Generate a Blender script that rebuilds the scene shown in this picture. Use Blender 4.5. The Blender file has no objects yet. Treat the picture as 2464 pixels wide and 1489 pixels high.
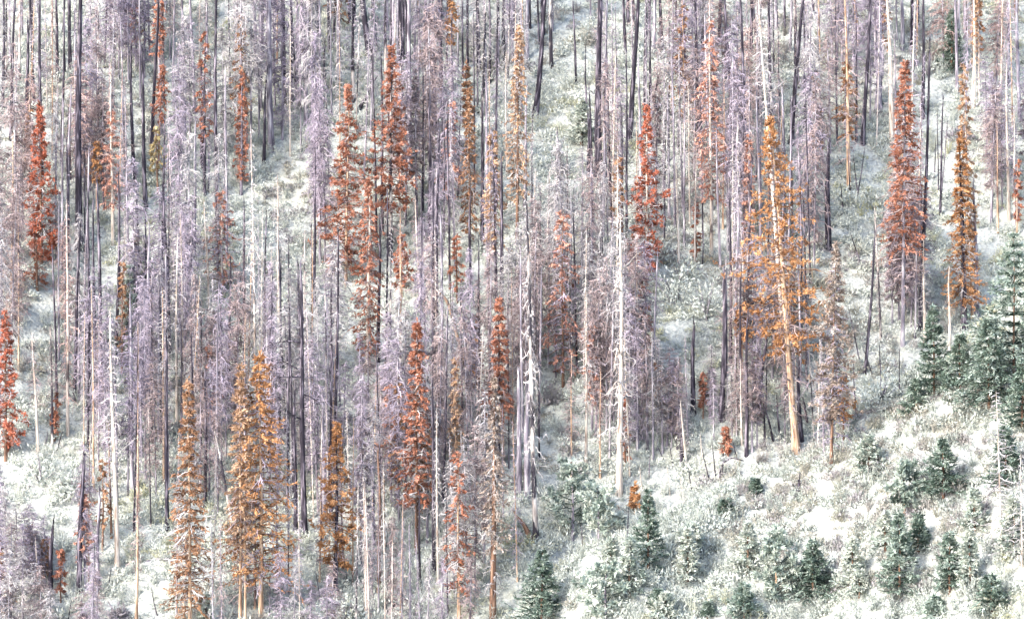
import bpy, math, random
import numpy as np
from mathutils import Vector

# ------------------------------------------------------------------ camera, sky, sun, exposure
scene = bpy.context.scene
COL = scene.collection
CAM_Y, FRAME_W = -200.0, 54.0          # the frame is 54 m wide, 200 m from the camera
PW, PH = 2464.0, 1489.0                # size of the picture the positions were measured in
cam_data = bpy.data.cameras.new('camera')
cam_data.sensor_width = 36.0
cam_data.lens = 36.0 * 200.0 / FRAME_W
cam_data.clip_start, cam_data.clip_end = 1.0, 3000.0
cam = bpy.data.objects.new('camera', cam_data)
cam.location = (0, CAM_Y, 0)
cam.rotation_euler = (math.radians(90), 0, 0)
COL.objects.link(cam)
scene.camera = cam

SUN_DIR = Vector((-0.68, -0.55, 0.60)).normalized()      # towards the sun
world = bpy.data.worlds.new('World')
scene.world = world
world.use_nodes = True
wn = world.node_tree.nodes
sky = wn.new('ShaderNodeTexSky')
sky.sky_type = 'NISHITA'
sky.sun_disc = False
sky.sun_elevation = math.asin(SUN_DIR.z)
sky.sun_rotation = math.atan2(SUN_DIR.x, SUN_DIR.y)
sky.air_density, sky.dust_density = 1.0, 2.5
wn['Background'].inputs['Strength'].default_value = 0.15
world.node_tree.links.new(sky.outputs[0], wn['Background'].inputs['Color'])

sun_data = bpy.data.lights.new('sun', 'SUN')
sun_data.energy = 1.5
sun_data.angle = math.radians(12)
sun_data.color = (1.0, 0.97, 0.93)
sun = bpy.data.objects.new('sun', sun_data)
sun.rotation_euler = SUN_DIR.to_track_quat('Z', 'Y').to_euler()
sun.location = (-60, -120, 90)
COL.objects.link(sun)

scene.view_settings.view_transform = 'Standard'
scene.view_settings.look = 'None'
scene.view_settings.exposure = 2.0
scene.view_settings.gamma = 1.0
scene.render.engine = 'CYCLES'
scene.cycles.max_bounces = 4
scene.cycles.diffuse_bounces = 2
scene.cycles.use_denoising = True
scene.cycles.transparent_max_bounces = 4

rng = np.random.default_rng(11)
random.seed(5)

# ------------------------------------------------------------------ terrain shape
K = FRAME_W / (PW * 200.0)
RIDGE = np.array([(700, 2250), (1000, 1850), (1180, 1590), (1300, 1420), (1420, 1270), (1520, 1165), (1700, 1120), (1900, 1075), (2060, 960),
                  (2200, 835), (2300, 760), (2464, 585), (2650, 430), (3200, 100), (4500, -500)], float)
RIDGE_Y = -26.0
RX = (RIDGE[:, 0] - PW / 2) * K * (RIDGE_Y - CAM_Y)
RZ = -(RIDGE[:, 1] - PH / 2) * K * (RIDGE_Y - CAM_Y) - 0.7

def ground(x, y):
    x, y = np.asarray(x, float), np.asarray(y, float)
    zb = 0.74 * y + 1.1 * np.sin(x * 0.16 + 0.6) * np.cos(y * 0.11) + 0.5 * np.sin(x * 0.37 + y * 0.29) + 0.02 * x
    zr = np.interp(x, RX, RZ)
    zs = np.where(y < RIDGE_Y, zr - 0.70 * (RIDGE_Y - y), zr - 0.45 * (y - RIDGE_Y))
    zs = zs + 0.45 * np.sin(x * 0.45 + y * 0.2) + 0.3 * np.sin(x * 0.9 - y * 0.7)
    zs = zs - 0.02 * np.maximum(0, 6 - np.abs(y - RIDGE_Y)) ** 2
    d = zb - zs
    z = 0.5 * (zb + zs + np.sqrt(d * d + 1.5))
    z = z + 0.10 * np.sin(x * 2.1 + 1.3 * np.sin(y * 1.7)) + 0.08 * np.sin(y * 2.7 + x * 1.1)
    near = -1.8 - 0.55 * np.maximum(0.0, y + 196.0)            # the slope the camera stands on
    floor = np.maximum(-52.0 + 0 * z, near)
    return np.where(y < -70, np.maximum(z, floor), z)

def on_ground(u, v):
    """where the sight line through picture point (u, v) meets the hillside"""
    dx, dz = (u - PW / 2) * K, -(v - PH / 2) * K
    t = np.arange(120.0, 420.0, 0.1)
    x, y, z = dx * t, CAM_Y + t, dz * t
    hit = np.nonzero(ground(x, y) >= z)[0]
    i = hit[0] if len(hit) else len(t) - 1
    return Vector((x[i], y[i], float(ground(x[i], y[i]))))

def to_pic(p):
    t = p[1] - CAM_Y
    return p[0] / (K * t) + PW / 2, PH / 2 - p[2] / (K * t)

# ------------------------------------------------------------------ mesh building
class Geo:
    def __init__(self):
        self.v, self.f, self.t, self.n = [], [], [], 0
    def add(self, verts, faces, tint):
        self.v.append(verts); self.f.append(faces + self.n)
        self.t.append(np.broadcast_to(tint, (len(verts),)).astype(np.float32)); self.n += len(verts)
    def mesh(self, name, mat):
        V, F, T = np.concatenate(self.v), np.concatenate(self.f), np.concatenate(self.t)
        me = bpy.data.meshes.new(name)
        me.vertices.add(len(V)); me.vertices.foreach_set('co', V.astype(np.float32).ravel())
        me.loops.add(len(F) * 3); me.loops.foreach_set('vertex_index', F.astype(np.int32).ravel())
        me.polygons.add(len(F)); me.polygons.foreach_set('loop_start', np.arange(0, len(F) * 3, 3, dtype=np.int32))
        a = me.attributes.new('tint', 'FLOAT', 'POINT'); a.data.foreach_set('value', T)
        me.materials.append(mat)
        me.update(calc_edges=True)
        return me

def unit(a):
    return a / np.maximum(np.linalg.norm(a, axis=-1, keepdims=True), 1e-9)

def tubes(g, P, R, S, tint, ref=None):
    n, k, _ = P.shape
    T = unit(np.gradient(P, axis=1))
    if ref is None:
        ref = unit(rng.normal(size=(n, 1, 3)))
    N1 = unit(np.cross(T, np.broadcast_to(ref, T.shape)))
    N2 = np.cross(T, N1)
    a = np.arange(S) * 2 * np.pi / S
    V = P[:, :, None] + R[:, :, None, None] * (np.cos(a)[None, None, :, None] * N1[:, :, None] + np.sin(a)[None, None, :, None] * N2[:, :, None])
    idx = np.arange(n * k * S).reshape(n, k, S)
    A, B = idx[:, :-1], idx[:, 1:]
    A2, B2 = np.roll(A, -1, 2), np.roll(B, -1, 2)
    F = np.concatenate([np.stack([A, A2, B2], -1).reshape(-1, 3), np.stack([A, B2, B], -1).reshape(-1, 3)])
    tv = np.repeat(np.broadcast_to(tint, (n,)), k * S)
    g.add(V.reshape(-1, 3), F, tv)

def cards(g, C, D, N, L, W, tint):
    """folded leaf-shaped blades"""
    D = unit(D); S = unit(np.cross(D, N)); N = np.cross(S, D)
    L, W = L[:, None], W[:, None]
    V = np.stack([C, C + D * L * 0.42 + S * W * 0.5 - N * W * 0.16, C + D * L, C + D * L * 0.42 - S * W * 0.5 - N * W * 0.16], 1)
    i = np.arange(len(C))[:, None] * 4
    F = np.concatenate([i + np.array([[0, 1, 2]]), i + np.array([[0, 2, 3]])])
    g.add(V.reshape(-1, 3), F, np.repeat(np.broadcast_to(tint, (len(C),)), 4))

def bez(P, s):
    """points at fractions s on polylines P (n,k,3), s (n,m)"""
    k = P.shape[1]
    x = np.clip(s * (k - 1), 0, k - 1.001); i = x.astype(int); f = (x - i)[..., None]
    r = np.arange(len(P))[:, None]
    return P[r, i] * (1 - f) + P[r, i + 1] * f, unit(P[r, i + 1] - P[r, i])

def skeleton(n, z0, z1, prof, rise, droop, curl, jit=0.05, r0=0.04, even=True, k=7, lumpy=1.0):
    """branch centre lines around the z axis"""
    t = (np.arange(n) + rng.uniform(0, 1, n)) / n if even else rng.uniform(0, 1, n)
    z = z0 + (z1 - z0) * t
    az = np.arange(n) * 2.399963 + rng.normal(0, 0.5, n)
    ph = rng.uniform(0, 6.28, 4)
    lump = 1 + lumpy * (0.20 * np.sin(z * 2.3 + ph[0]) + 0.16 * np.sin(z * 5.1 + ph[1] + az) + 0.18 * np.sin(az + z * 0.9 + ph[2]))
    L = prof(t) * rng.uniform(0.68, 1.12, n) * np.clip(lump, 0.4, 1.5)
    s = np.linspace(0, 1, k)[None]
    a = rise + rng.normal(0, 0.16, (n, 1)); b = droop * rng.uniform(0.6, 1.4, (n, 1)); c = curl * rng.uniform(0.5, 1.5, (n, 1))
    zz = z[:, None] + L[:, None] * (a * s - b * s ** 2 + c * s ** 3)
    rr = r0 + L[:, None] * (s - 0.1 * s ** 2)
    side = rng.normal(0, 0.22, (n, 1)) * s ** 2 * L[:, None]
    P = np.stack([rr * np.cos(az)[:, None] - side * np.sin(az)[:, None], rr * np.sin(az)[:, None] + side * np.cos(az)[:, None], zz], -1)
    P[:, 1:] += rng.normal(0, jit, P[:, 1:].shape) * L[:, None, None]
    return P, L, t

def twigs(g, P, L, m, length, rad, down, tint, k=4):
    n = len(P)
    s = rng.uniform(0.18, 1.0, (n, m))
    C, T = bez(P, s)
    C, T = C.reshape(-1, 3), T.reshape(-1, 3)
    d = unit(T * 0.5 + rng.normal(0, 0.75, C.shape) + np.array([0, 0, -down]))
    ln = np.repeat(L, m) * length * rng.uniform(0.4, 1.4, len(C)) * (1.15 - 0.6 * s.ravel())
    q = np.linspace(0, 1, k)[None, :, None]
    bend = rng.normal(0, 0.35, (len(C), 1, 3)) + np.array([0, 0, -0.25])
    Q = C[:, None] + ln[:, None, None] * (d[:, None] * q + bend * q ** 2)
    R = rad * rng.uniform(0.6, 1.4, (len(C), 1)) * np.linspace(1, 0.35, k)[None]
    tubes(g, Q, R, 3, np.repeat(tint, m) if np.ndim(tint) else tint)

def needles(g, P, L, m, clen, cwid, smin, droop, tint, spread=0.7):
    """blades of needles set along branches, drooping a little, lit sides up"""
    n = len(P)
    s = smin + (1.02 - smin) * rng.uniform(0, 1, (n, m)) ** 0.8
    C, T = bez(P, s)
    C, T = C.reshape(-1, 3), T.reshape(-1, 3)
    side = np.cross(T, np.array([0, 0, 1.0])) * rng.choice([-1, 1], len(C))[:, None]
    D = T * 0.7 + side * rng.uniform(0, spread, len(C))[:, None] + rng.normal(0, 0.28, C.shape) + np.array([0, 0, -droop])
    N = np.array([0, 0, 1.0]) + rng.normal(0, 0.45, C.shape)
    C = C + rng.normal(0, 0.03, C.shape)
    tt = np.clip(np.repeat(tint, m) + rng.normal(0, 0.13, len(C)), 0, 1)
    cards(g, C, D, N, clen * rng.uniform(0.6, 1.35, len(C)), cwid * rng.uniform(0.7, 1.3, len(C)), tt)

def tufts(g, P, L, per, m, size, tint, smin=0.45):
    """pine bundles: bursts of blades near the branch ends"""
    n = len(P)
    s = rng.uniform(smin, 1.0, (n, per))
    C, T = bez(P, s)
    C = C.reshape(-1, 3) + rng.normal(0, 0.05, (n * per, 3)); T = T.reshape(-1, 3)
    C2, T2 = np.repeat(C, m, 0), np.repeat(T, m, 0)
    D = unit(T2 * 0.6 + rng.normal(0, 0.6, C2.shape) + np.array([0, 0, 0.1]))
    tt = np.clip(np.repeat(np.repeat(tint, per) + rng.normal(0, 0.12, n * per), m) + rng.normal(0, 0.08, len(C2)), 0, 1)
    sz = np.repeat(rng.uniform(0.6, 1.25, n * per) * np.repeat(np.broadcast_to(size, (n,)), per), m)
    cards(g, C2, D, rng.normal(0, 1, C2.shape) + np.array([0, 0, 0.8]), sz * rng.uniform(0.7, 1.2, len(C2)), sz * 0.34, tt)

# ------------------------------------------------------------------ materials
def new_mat(name, rough=0.85):
    m = bpy.data.materials.new(name); m.use_nodes = True
    nt = m.node_tree; b = nt.nodes['Principled BSDF']
    b.inputs['Roughness'].default_value = rough
    b.inputs['Specular IOR Level'].default_value = 0.2
    return m, nt, b

def ramp(nt, stops, interp='LINEAR'):
    r = nt.nodes.new('ShaderNodeValToRGB'); r.color_ramp.interpolation = interp
    e = r.color_ramp.elements
    while len(e) < len(stops): e.new(0.5)
    for i, (p, c) in enumerate(stops):
        e[i].position = p; e[i].color = (*c, 1)
    return r

def mix(nt, kind, fac, a, b):
    m = nt.nodes.new('ShaderNodeMix'); m.data_type = 'RGBA'; m.blend_type = kind
    for sock, val in ((m.inputs[0], fac), (m.inputs[6], a), (m.inputs[7], b)):
        if hasattr(val, 'is_linked'): nt.links.new(val, sock)
        elif isinstance(val, tuple): sock.default_value = (*val, 1)
        else: sock.default_value = val
    return m.outputs[2]

def tex(nt, coord, scale, stretch=(1, 1, 1), detail=4, offset=None):
    mp = nt.nodes.new('ShaderNodeMapping'); mp.inputs['Scale'].default_value = stretch
    nt.links.new(coord, mp.inputs['Vector'])
    if offset is not None:
        nt.links.new(offset, mp.inputs['Location'])
    n = nt.nodes.new('ShaderNodeTexNoise'); n.inputs['Scale'].default_value = scale; n.inputs['Detail'].default_value = detail
    nt.links.new(mp.outputs[0], n.inputs['Vector'])
    return n.outputs[0]

def bark(name, stops, streak=(1, 1, 0.12), scale=9.0, patch=None, patch_pos=0.5):
    """bark with vertical streaks and, if given, large patches of a second colour"""
    m, nt, b = new_mat(name, 0.9)
    tc = nt.nodes.new('ShaderNodeTexCoord'); oi = nt.nodes.new('ShaderNodeObjectInfo')
    mul = nt.nodes.new('ShaderNodeVectorMath'); mul.operation = 'SCALE'; mul.inputs[0].default_value = (37, 91, 53)
    nt.links.new(oi.outputs['Random'], mul.inputs['Scale'])
    fine = tex(nt, tc.outputs['Object'], scale, streak, 6, mul.outputs[0])
    r = ramp(nt, stops); nt.links.new(fine, r.inputs[0]); col = r.outputs[0]
    if patch:
        big = tex(nt, tc.outputs['Object'], 0.9, (1.6, 1.6, 0.55), 5, mul.outputs[0])
        pr = ramp(nt, [(patch_pos - 0.03, (0, 0, 0)), (patch_pos + 0.03, (1, 1, 1))]); nt.links.new(big, pr.inputs[0])
        col = mix(nt, 'MIX', pr.outputs[0], col, patch)
    nt.links.new(col, b.inputs['Base Color'])
    bp = nt.nodes.new('ShaderNodeBump'); bp.inputs['Strength'].default_value = 0.6; bp.inputs['Distance'].default_value = 0.04
    nt.links.new(fine, bp.inputs['Height']); nt.links.new(bp.outputs[0], b.inputs['Normal'])
    return m

BARK = {
    'char': bark('charred_bark', [(0.30, (0.015, 0.013, 0.018)), (0.52, (0.042, 0.036, 0.050)), (0.66, (0.24, 0.21, 0.25))]),
    'lilac': bark('weathered_bark', [(0.30, (0.09, 0.078, 0.10)), (0.50, (0.25, 0.225, 0.265)), (0.66, (0.58, 0.54, 0.56))], patch=(0.09, 0.08, 0.10), patch_pos=0.6),
    'pale': bark('bleached_wood', [(0.30, (0.16, 0.11, 0.09)), (0.42, (0.46, 0.38, 0.315)), (0.62, (0.66, 0.60, 0.54))], patch=(0.10, 0.08, 0.08), patch_pos=0.66),
    'tan': bark('tan_bark', [(0.30, (0.13, 0.075, 0.05)), (0.5, (0.46, 0.31, 0.21)), (0.72, (0.72, 0.56, 0.43))], patch=(0.15, 0.10, 0.09), patch_pos=0.62),
    'mixed': bark('half_charred_wood', [(0.30, (0.30, 0.24, 0.21)), (0.5, (0.58, 0.52, 0.48)), (0.7, (0.72, 0.68, 0.65))], patch=(0.045, 0.04, 0.05), patch_pos=0.50),
    'brown': bark('brown_bark', [(0.30, (0.05, 0.03, 0.025)), (0.55, (0.22, 0.13, 0.09)), (0.75, (0.42, 0.29, 0.21))]),
}

def tinted(name, low, high, sat_low=1.0, translucent=0.0):
    """colour of the object, varied from clump to clump by the mesh's own tint"""
    m, nt, b = new_mat(name, 0.75)
    oi = nt.nodes.new('ShaderNodeObjectInfo')
    at = nt.nodes.new('ShaderNodeAttribute'); at.attribute_name = 'tint'
    r = ramp(nt, [(0.0, low), (0.5, (1, 1, 1)), (1.0, high)]); nt.links.new(at.outputs['Fac'], r.inputs[0])
    sc_ = nt.nodes.new('ShaderNodeVectorMath'); sc_.operation = 'SCALE'; sc_.inputs['Scale'].default_value = 1.0
    col = mix(nt, 'MULTIPLY', 1.0, oi.outputs['Color'], r.outputs[0])
    nt.links.new(col, b.inputs['Base Color'])
    if translucent:
        tr = nt.nodes.new('ShaderNodeBsdfTranslucent'); nt.links.new(col, tr.inputs[0])
        ms = nt.nodes.new('ShaderNodeMixShader'); ms.inputs[0].default_value = translucent
        out = nt.nodes['Material Output']
        nt.links.new(b.outputs[0], ms.inputs[1]); nt.links.new(tr.outputs[0], ms.inputs[2]); nt.links.new(ms.outputs[0], out.inputs[0])
    return m

TWIG = tinted('dry_twigs', (0.34, 0.32, 0.36), (1.9, 1.85, 1.8))
NEEDLE = tinted('dead_needles', (0.36, 0.36, 0.42), (1.35, 1.55, 1.75), translucent=0.15)

def ramp_mat(name, stops, translucent=0.15):
    m, nt, b = new_mat(name, 0.7)
    at = nt.nodes.new('ShaderNodeAttribute'); at.attribute_name = 'tint'
    r = ramp(nt, stops); nt.links.new(at.outputs['Fac'], r.inputs[0])
    nt.links.new(r.outputs[0], b.inputs['Base Color'])
    if translucent:
        tr = nt.nodes.new('ShaderNodeBsdfTranslucent'); nt.links.new(r.outputs[0], tr.inputs[0])
        ms = nt.nodes.new('ShaderNodeMixShader'); ms.inputs[0].default_value = translucent
        out = nt.nodes['Material Output']
        nt.links.new(b.outputs[0], ms.inputs[1]); nt.links.new(tr.outputs[0], ms.inputs[2]); nt.links.new(ms.outputs[0], out.inputs[0])
    return m

GREEN = ramp_mat('green_needles', [(0.0, (0.035, 0.055, 0.045)), (0.35, (0.095, 0.14, 0.108)), (0.65, (0.23, 0.295, 0.245)), (1.0, (0.50, 0.56, 0.50))])
MINT = ramp_mat('frosty_needles', [(0.0, (0.07, 0.095, 0.08)), (0.35, (0.21, 0.265, 0.225)), (0.7, (0.40, 0.46, 0.405)), (1.0, (0.60, 0.62, 0.55))])
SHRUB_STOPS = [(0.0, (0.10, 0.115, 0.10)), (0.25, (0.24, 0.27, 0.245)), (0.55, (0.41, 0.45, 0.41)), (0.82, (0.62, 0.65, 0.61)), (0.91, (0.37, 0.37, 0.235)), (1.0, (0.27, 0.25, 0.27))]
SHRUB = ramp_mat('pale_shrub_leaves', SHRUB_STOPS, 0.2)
def cover_material():
    m = ramp_mat('pale_undergrowth', SHRUB_STOPS, 0.0)
    nt = m.node_tree
    at = next(n for n in nt.nodes if n.type == 'ATTRIBUTE'); r = next(n for n in nt.nodes if n.type == 'VALTORGB')
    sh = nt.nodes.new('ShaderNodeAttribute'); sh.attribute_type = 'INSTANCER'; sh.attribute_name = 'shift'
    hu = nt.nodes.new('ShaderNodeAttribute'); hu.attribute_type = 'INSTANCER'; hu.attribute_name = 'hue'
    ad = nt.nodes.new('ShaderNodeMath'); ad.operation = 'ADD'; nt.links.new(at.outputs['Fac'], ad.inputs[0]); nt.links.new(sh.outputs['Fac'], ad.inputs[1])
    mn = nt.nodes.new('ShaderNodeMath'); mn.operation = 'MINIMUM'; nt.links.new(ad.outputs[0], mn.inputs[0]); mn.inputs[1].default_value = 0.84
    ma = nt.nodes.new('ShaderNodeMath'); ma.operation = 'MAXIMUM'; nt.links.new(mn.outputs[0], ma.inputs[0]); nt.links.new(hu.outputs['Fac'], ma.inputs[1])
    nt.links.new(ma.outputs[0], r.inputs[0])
    return m
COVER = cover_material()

def ground_material():
    m, nt, b = new_mat('pale_hillside', 0.95)
    tc = nt.nodes.new('ShaderNodeTexCoord')
    a = tex(nt, tc.outputs['Object'], 0.35, detail=6)
    f = tex(nt, tc.outputs['Object'], 5.0, detail=6)
    r = ramp(nt, [(0.30, (0.38, 0.40, 0.38)), (0.5, (0.44, 0.46, 0.435)), (0.62, (0.47, 0.475, 0.41)), (0.75, (0.45, 0.45, 0.45))])
    nt.links.new(a, r.inputs[0])
    r2 = ramp(nt, [(0.35, (0.55, 0.55, 0.55)), (0.6, (1, 1, 1))]); nt.links.new(f, r2.inputs[0])
    nt.links.new(mix(nt, 'MULTIPLY', 0.8, r.outputs[0], r2.outputs[0]), b.inputs['Base Color'])
    bp = nt.nodes.new('ShaderNodeBump'); bp.inputs['Distance'].default_value = 0.15
    nt.links.new(f, bp.inputs['Height']); nt.links.new(bp.outputs[0], b.inputs['Normal'])
    return m

# ------------------------------------------------------------------ the hillside
xs = np.concatenate([np.arange(-160, -45, 6.0), np.arange(-45, 45, 0.6), np.arange(45, 161, 6.0)])
ys = np.concatenate([np.arange(-320, -75, 6.0), np.arange(-75, 60, 0.6), np.arange(60, 260, 6.0)])
X, Y = np.meshgrid(xs, ys)
Z = ground(X, Y)
nx, ny = len(xs), len(ys)
idx = np.arange(nx * ny).reshape(ny, nx)
A, B, C_, D_ = idx[:-1, :-1].ravel(), idx[:-1, 1:].ravel(), idx[1:, 1:].ravel(), idx[1:, :-1].ravel()
g = Geo()
g.add(np.stack([X.ravel(), Y.ravel(), Z.ravel()], -1), np.concatenate([np.stack([A, B, C_], -1), np.stack([A, C_, D_], -1)]), 0.5)
hill = bpy.data.objects.new('hillside', g.mesh('hillside', ground_material()))
hill['kind'] = 'structure'; hill['label'] = 'pale steep hillside with a spur rising to the right'; hill['category'] = 'hillside'
COL.objects.link(hill)

# ------------------------------------------------------------------ pale undergrowth (uncountable)
def bush_proto(n, w, h, leaf):
    g = Geo()
    ph = rng.uniform(0, 2 * np.pi, n); ct = rng.uniform(0.0, 1, n); rad = rng.uniform(0.45, 1, n) ** 0.6
    st = np.sqrt(1 - ct ** 2)
    lump = 1 + 0.35 * np.sin(ph * 3 + 2) * np.sin(ct * 5 + 1) + 0.2 * np.sin(ph * 7)
    dirv = np.stack([st * np.cos(ph), st * np.sin(ph), ct], -1)
    C = dirv * (rad * lump)[:, None] * np.array([w, w, h])
    D = dirv * 0.8 + rng.normal(0, 0.7, C.shape) + np.array([0, 0, 0.25])
    tint = np.clip(rng.beta(3.5, 3.0, n) * 0.95, 0, 0.84)
    cards(g, C, D, dirv + rng.normal(0, 0.5, C.shape), leaf * rng.uniform(0.6, 1.5, n), leaf * 0.45 * rng.uniform(0.6, 1.3, n), tint)
    k = 10
    P = np.linspace(0, 1, 4)[None, :, None] * (unit(rng.normal(0, 0.6, (k, 3)) * [1, 1, 0.2] + [0, 0, 0.8]) * np.array([w, w, h]) * rng.uniform(0.9, 1.35, (k, 1)))[:, None]
    P = P + rng.normal(0, 0.04, P.shape)
    tubes(g, P, np.full((k, 4), 0.012) * np.array([1.3, 1, 0.8, 0.5]), 3, 0.05)
    return np.concatenate(g.v), np.concatenate(g.f), np.concatenate(g.t)

def twig_proto(n, w, h):
    g = Geo()
    P = np.linspace(0, 1, 5)[None, :, None] * (unit(rng.normal(0, 0.7, (n, 3)) * [1, 1, 0.3] + [0, 0, 0.9]) * np.array([w, w, h]) * rng.uniform(0.6, 1.3, (n, 1)))[:, None]
    P = P + rng.normal(0, 0.05, P.shape) * np.linspace(0, 1, 5)[None, :, None]
    tint = rng.uniform(0.1, 0.84, n)
    tubes(g, P, np.linspace(0.016, 0.008, 5)[None] * np.ones((n, 1)), 3, tint)
    twigs(g, P, np.full(n, h), 6, 0.34, 0.010, -0.2, tint)
    return np.concatenate(g.v), np.concatenate(g.f), np.concatenate(g.t)

cover_coll = bpy.data.collections.new('undergrowth_plants')
def proto_object(V, F, Tt):
    g = Geo(); g.add(V, F, Tt)
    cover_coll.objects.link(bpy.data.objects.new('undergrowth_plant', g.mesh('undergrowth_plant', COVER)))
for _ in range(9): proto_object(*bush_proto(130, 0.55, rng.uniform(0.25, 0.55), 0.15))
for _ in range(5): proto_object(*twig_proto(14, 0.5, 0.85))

def cover_nodes():
    ng = bpy.data.node_groups.new('undergrowth', 'GeometryNodeTree')
    ng.interface.new_socket('Geometry', in_out='INPUT', socket_type='NodeSocketGeometry')
    ng.interface.new_socket('Geometry', in_out='OUTPUT', socket_type='NodeSocketGeometry')
    N = ng.nodes.new
    gi, go, ip, ci = N('NodeGroupInput'), N('NodeGroupOutput'), N('GeometryNodeInstanceOnPoints'), N('GeometryNodeCollectionInfo')
    ci.inputs['Collection'].default_value = cover_coll; ci.inputs['Separate Children'].default_value = True; ci.inputs['Reset Children'].default_value = True
    def attr(name, kind):
        a = N('GeometryNodeInputNamedAttribute'); a.data_type = kind; a.inputs['Name'].default_value = name
        return next(o for o in a.outputs if o.enabled and o.name == 'Attribute')
    L = ng.links.new
    L(gi.outputs[0], ip.inputs['Points']); L(ci.outputs[0], ip.inputs['Instance']); ip.inputs['Pick Instance'].default_value = True
    L(attr('pick', 'INT'), ip.inputs['Instance Index']); L(attr('turn', 'FLOAT_VECTOR'), ip.inputs['Rotation']); L(attr('size', 'FLOAT_VECTOR'), ip.inputs['Scale'])
    L(ip.outputs[0], go.inputs[0])
    return ng
COVER_NODES = cover_nodes()

def scatter(name, label, count, region, smin, smax, tall, twiggy, tone):
    x = rng.uniform(-34, 34, count * 4); y = rng.uniform(-62, 46, count * 4)
    z = ground(x, y)
    u, v = to_pic((x, y, z))
    keep = (u > -150) & (u < PW + 150) & (v > -120) & (v < PH + 130) & region(x, y)
    x, y, z = x[keep][:count], y[keep][:count], z[keep][:count]
    n = len(x)
    noise = np.sin(x * 0.8 + 2 * np.sin(y * 0.5)) * np.sin(y * 0.9 + 1.7 * np.sin(x * 0.43))
    hue = np.sin(x * 0.31 + 1.1 * np.sin(y * 0.23)) + np.sin(y * 0.37 + x * 0.12 + 2.0)
    size = rng.uniform(smin, smax, n) * (1 + tall * np.maximum(0, noise))
    q = rng.uniform(size=n)
    hv = np.where((hue > 0.75) & (q < 0.28), rng.uniform(0.86, 0.91, n), np.where((hue < -0.4) & (q < 0.45), rng.uniform(0.95, 1.0, n), 0.0))
    me = bpy.data.meshes.new(name); me.vertices.add(n)
    me.vertices.foreach_set('co', np.stack([x, y, z - 0.06], -1).astype(np.float32).ravel())
    def put(nm, kind, val, key):
        a = me.attributes.new(nm, kind, 'POINT'); a.data.foreach_set(key, val)
    put('pick', 'INT', np.where(rng.uniform(size=n) < twiggy, rng.integers(9, 14, n), rng.integers(0, 9, n)).astype(np.int32), 'value')
    put('turn', 'FLOAT_VECTOR', np.stack([rng.normal(0, 0.15, n), rng.normal(0, 0.15, n), rng.uniform(0, 6.28, n)], -1).astype(np.float32).ravel(), 'vector')
    put('size', 'FLOAT_VECTOR', np.stack([size, size, size * rng.uniform(0.8, 1.5, n)], -1).astype(np.float32).ravel(), 'vector')
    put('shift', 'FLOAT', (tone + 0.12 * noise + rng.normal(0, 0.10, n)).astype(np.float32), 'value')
    put('hue', 'FLOAT', hv.astype(np.float32), 'value')
    me.update()
    o = bpy.data.objects.new(name, me); COL.objects.link(o)
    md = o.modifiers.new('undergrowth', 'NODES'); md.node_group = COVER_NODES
    o['kind'] = 'stuff'; o['label'] = label; o['category'] = 'undergrowth'

def spur(x, y):
    zr = np.interp(x, RX, RZ)
    zs = np.where(y < RIDGE_Y, zr - 0.70 * (RIDGE_Y - y), zr - 0.45 * (y - RIDGE_Y))
    return zs > 0.74 * y
scatter('undergrowth', 'pale frosty scrub covering the wooded hillside behind the spur', 13000, lambda x, y: ~spur(x, y), 0.5, 0.9, 0.4, 0.3, 0.38)  # leaf colour brightened to make up for the shade under the trees
scatter('undergrowth', 'low whitish scrub covering the open spur', 14000, lambda x, y: spur(x, y), 0.5, 0.85, 0.4, 0.3, 0.04)  # leaf colour kept darker here to offset the sun on this facing slope

# ------------------------------------------------------------------ tree builders
def link(name, me, parent=None, color=None):
    o = bpy.data.objects.new(name, me)
    COL.objects.link(o)
    if parent is not None: o.parent = parent
    if color: o.color = (*color, 1)
    return o

def trunk_mesh(H, r, mat, taper=0.25, broken=False, flare=1.35, sway=0.05, k=15):
    g = Geo()
    s = np.linspace(0, 1, k)
    ph = rng.uniform(0, 6.28, 2)
    P = np.stack([sway * r / 0.1 * np.sin(s * 5 + ph[0]) * s, sway * r / 0.1 * np.sin(s * 6 + ph[1]) * s, s * H], -1)[None]
    P[0, 0, 2] = -0.35
    R = r * (1 - (1 - taper) * s ** 1.15) * rng.uniform(0.93, 1.07, k)
    R[0] *= flare; R[1] *= 1.05
    if broken: R[-1] *= 0.45
    else: R[-1] *= 0.3
    tubes(g, P, R[None], 9, 0.5, ref=np.array([[[0.0, 1.0, 0.03]]]))
    if broken:                                       # splintered top
        n = 4
        a = rng.uniform(0, 6.28, n)
        B_ = P[0, -1] + np.stack([np.cos(a), np.sin(a), 0 * a], -1) * R[-2] * 0.4
        T_ = B_ + np.stack([0.03 * np.cos(a), 0.03 * np.sin(a), rng.uniform(0.1, 0.5, n)], -1)
        tubes(g, np.stack([B_, T_], 1), np.stack([np.full(n, R[-2] * 0.45), np.full(n, 0.008)], 1), 4, 0.5)
    return g.mesh('trunk', mat)

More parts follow.
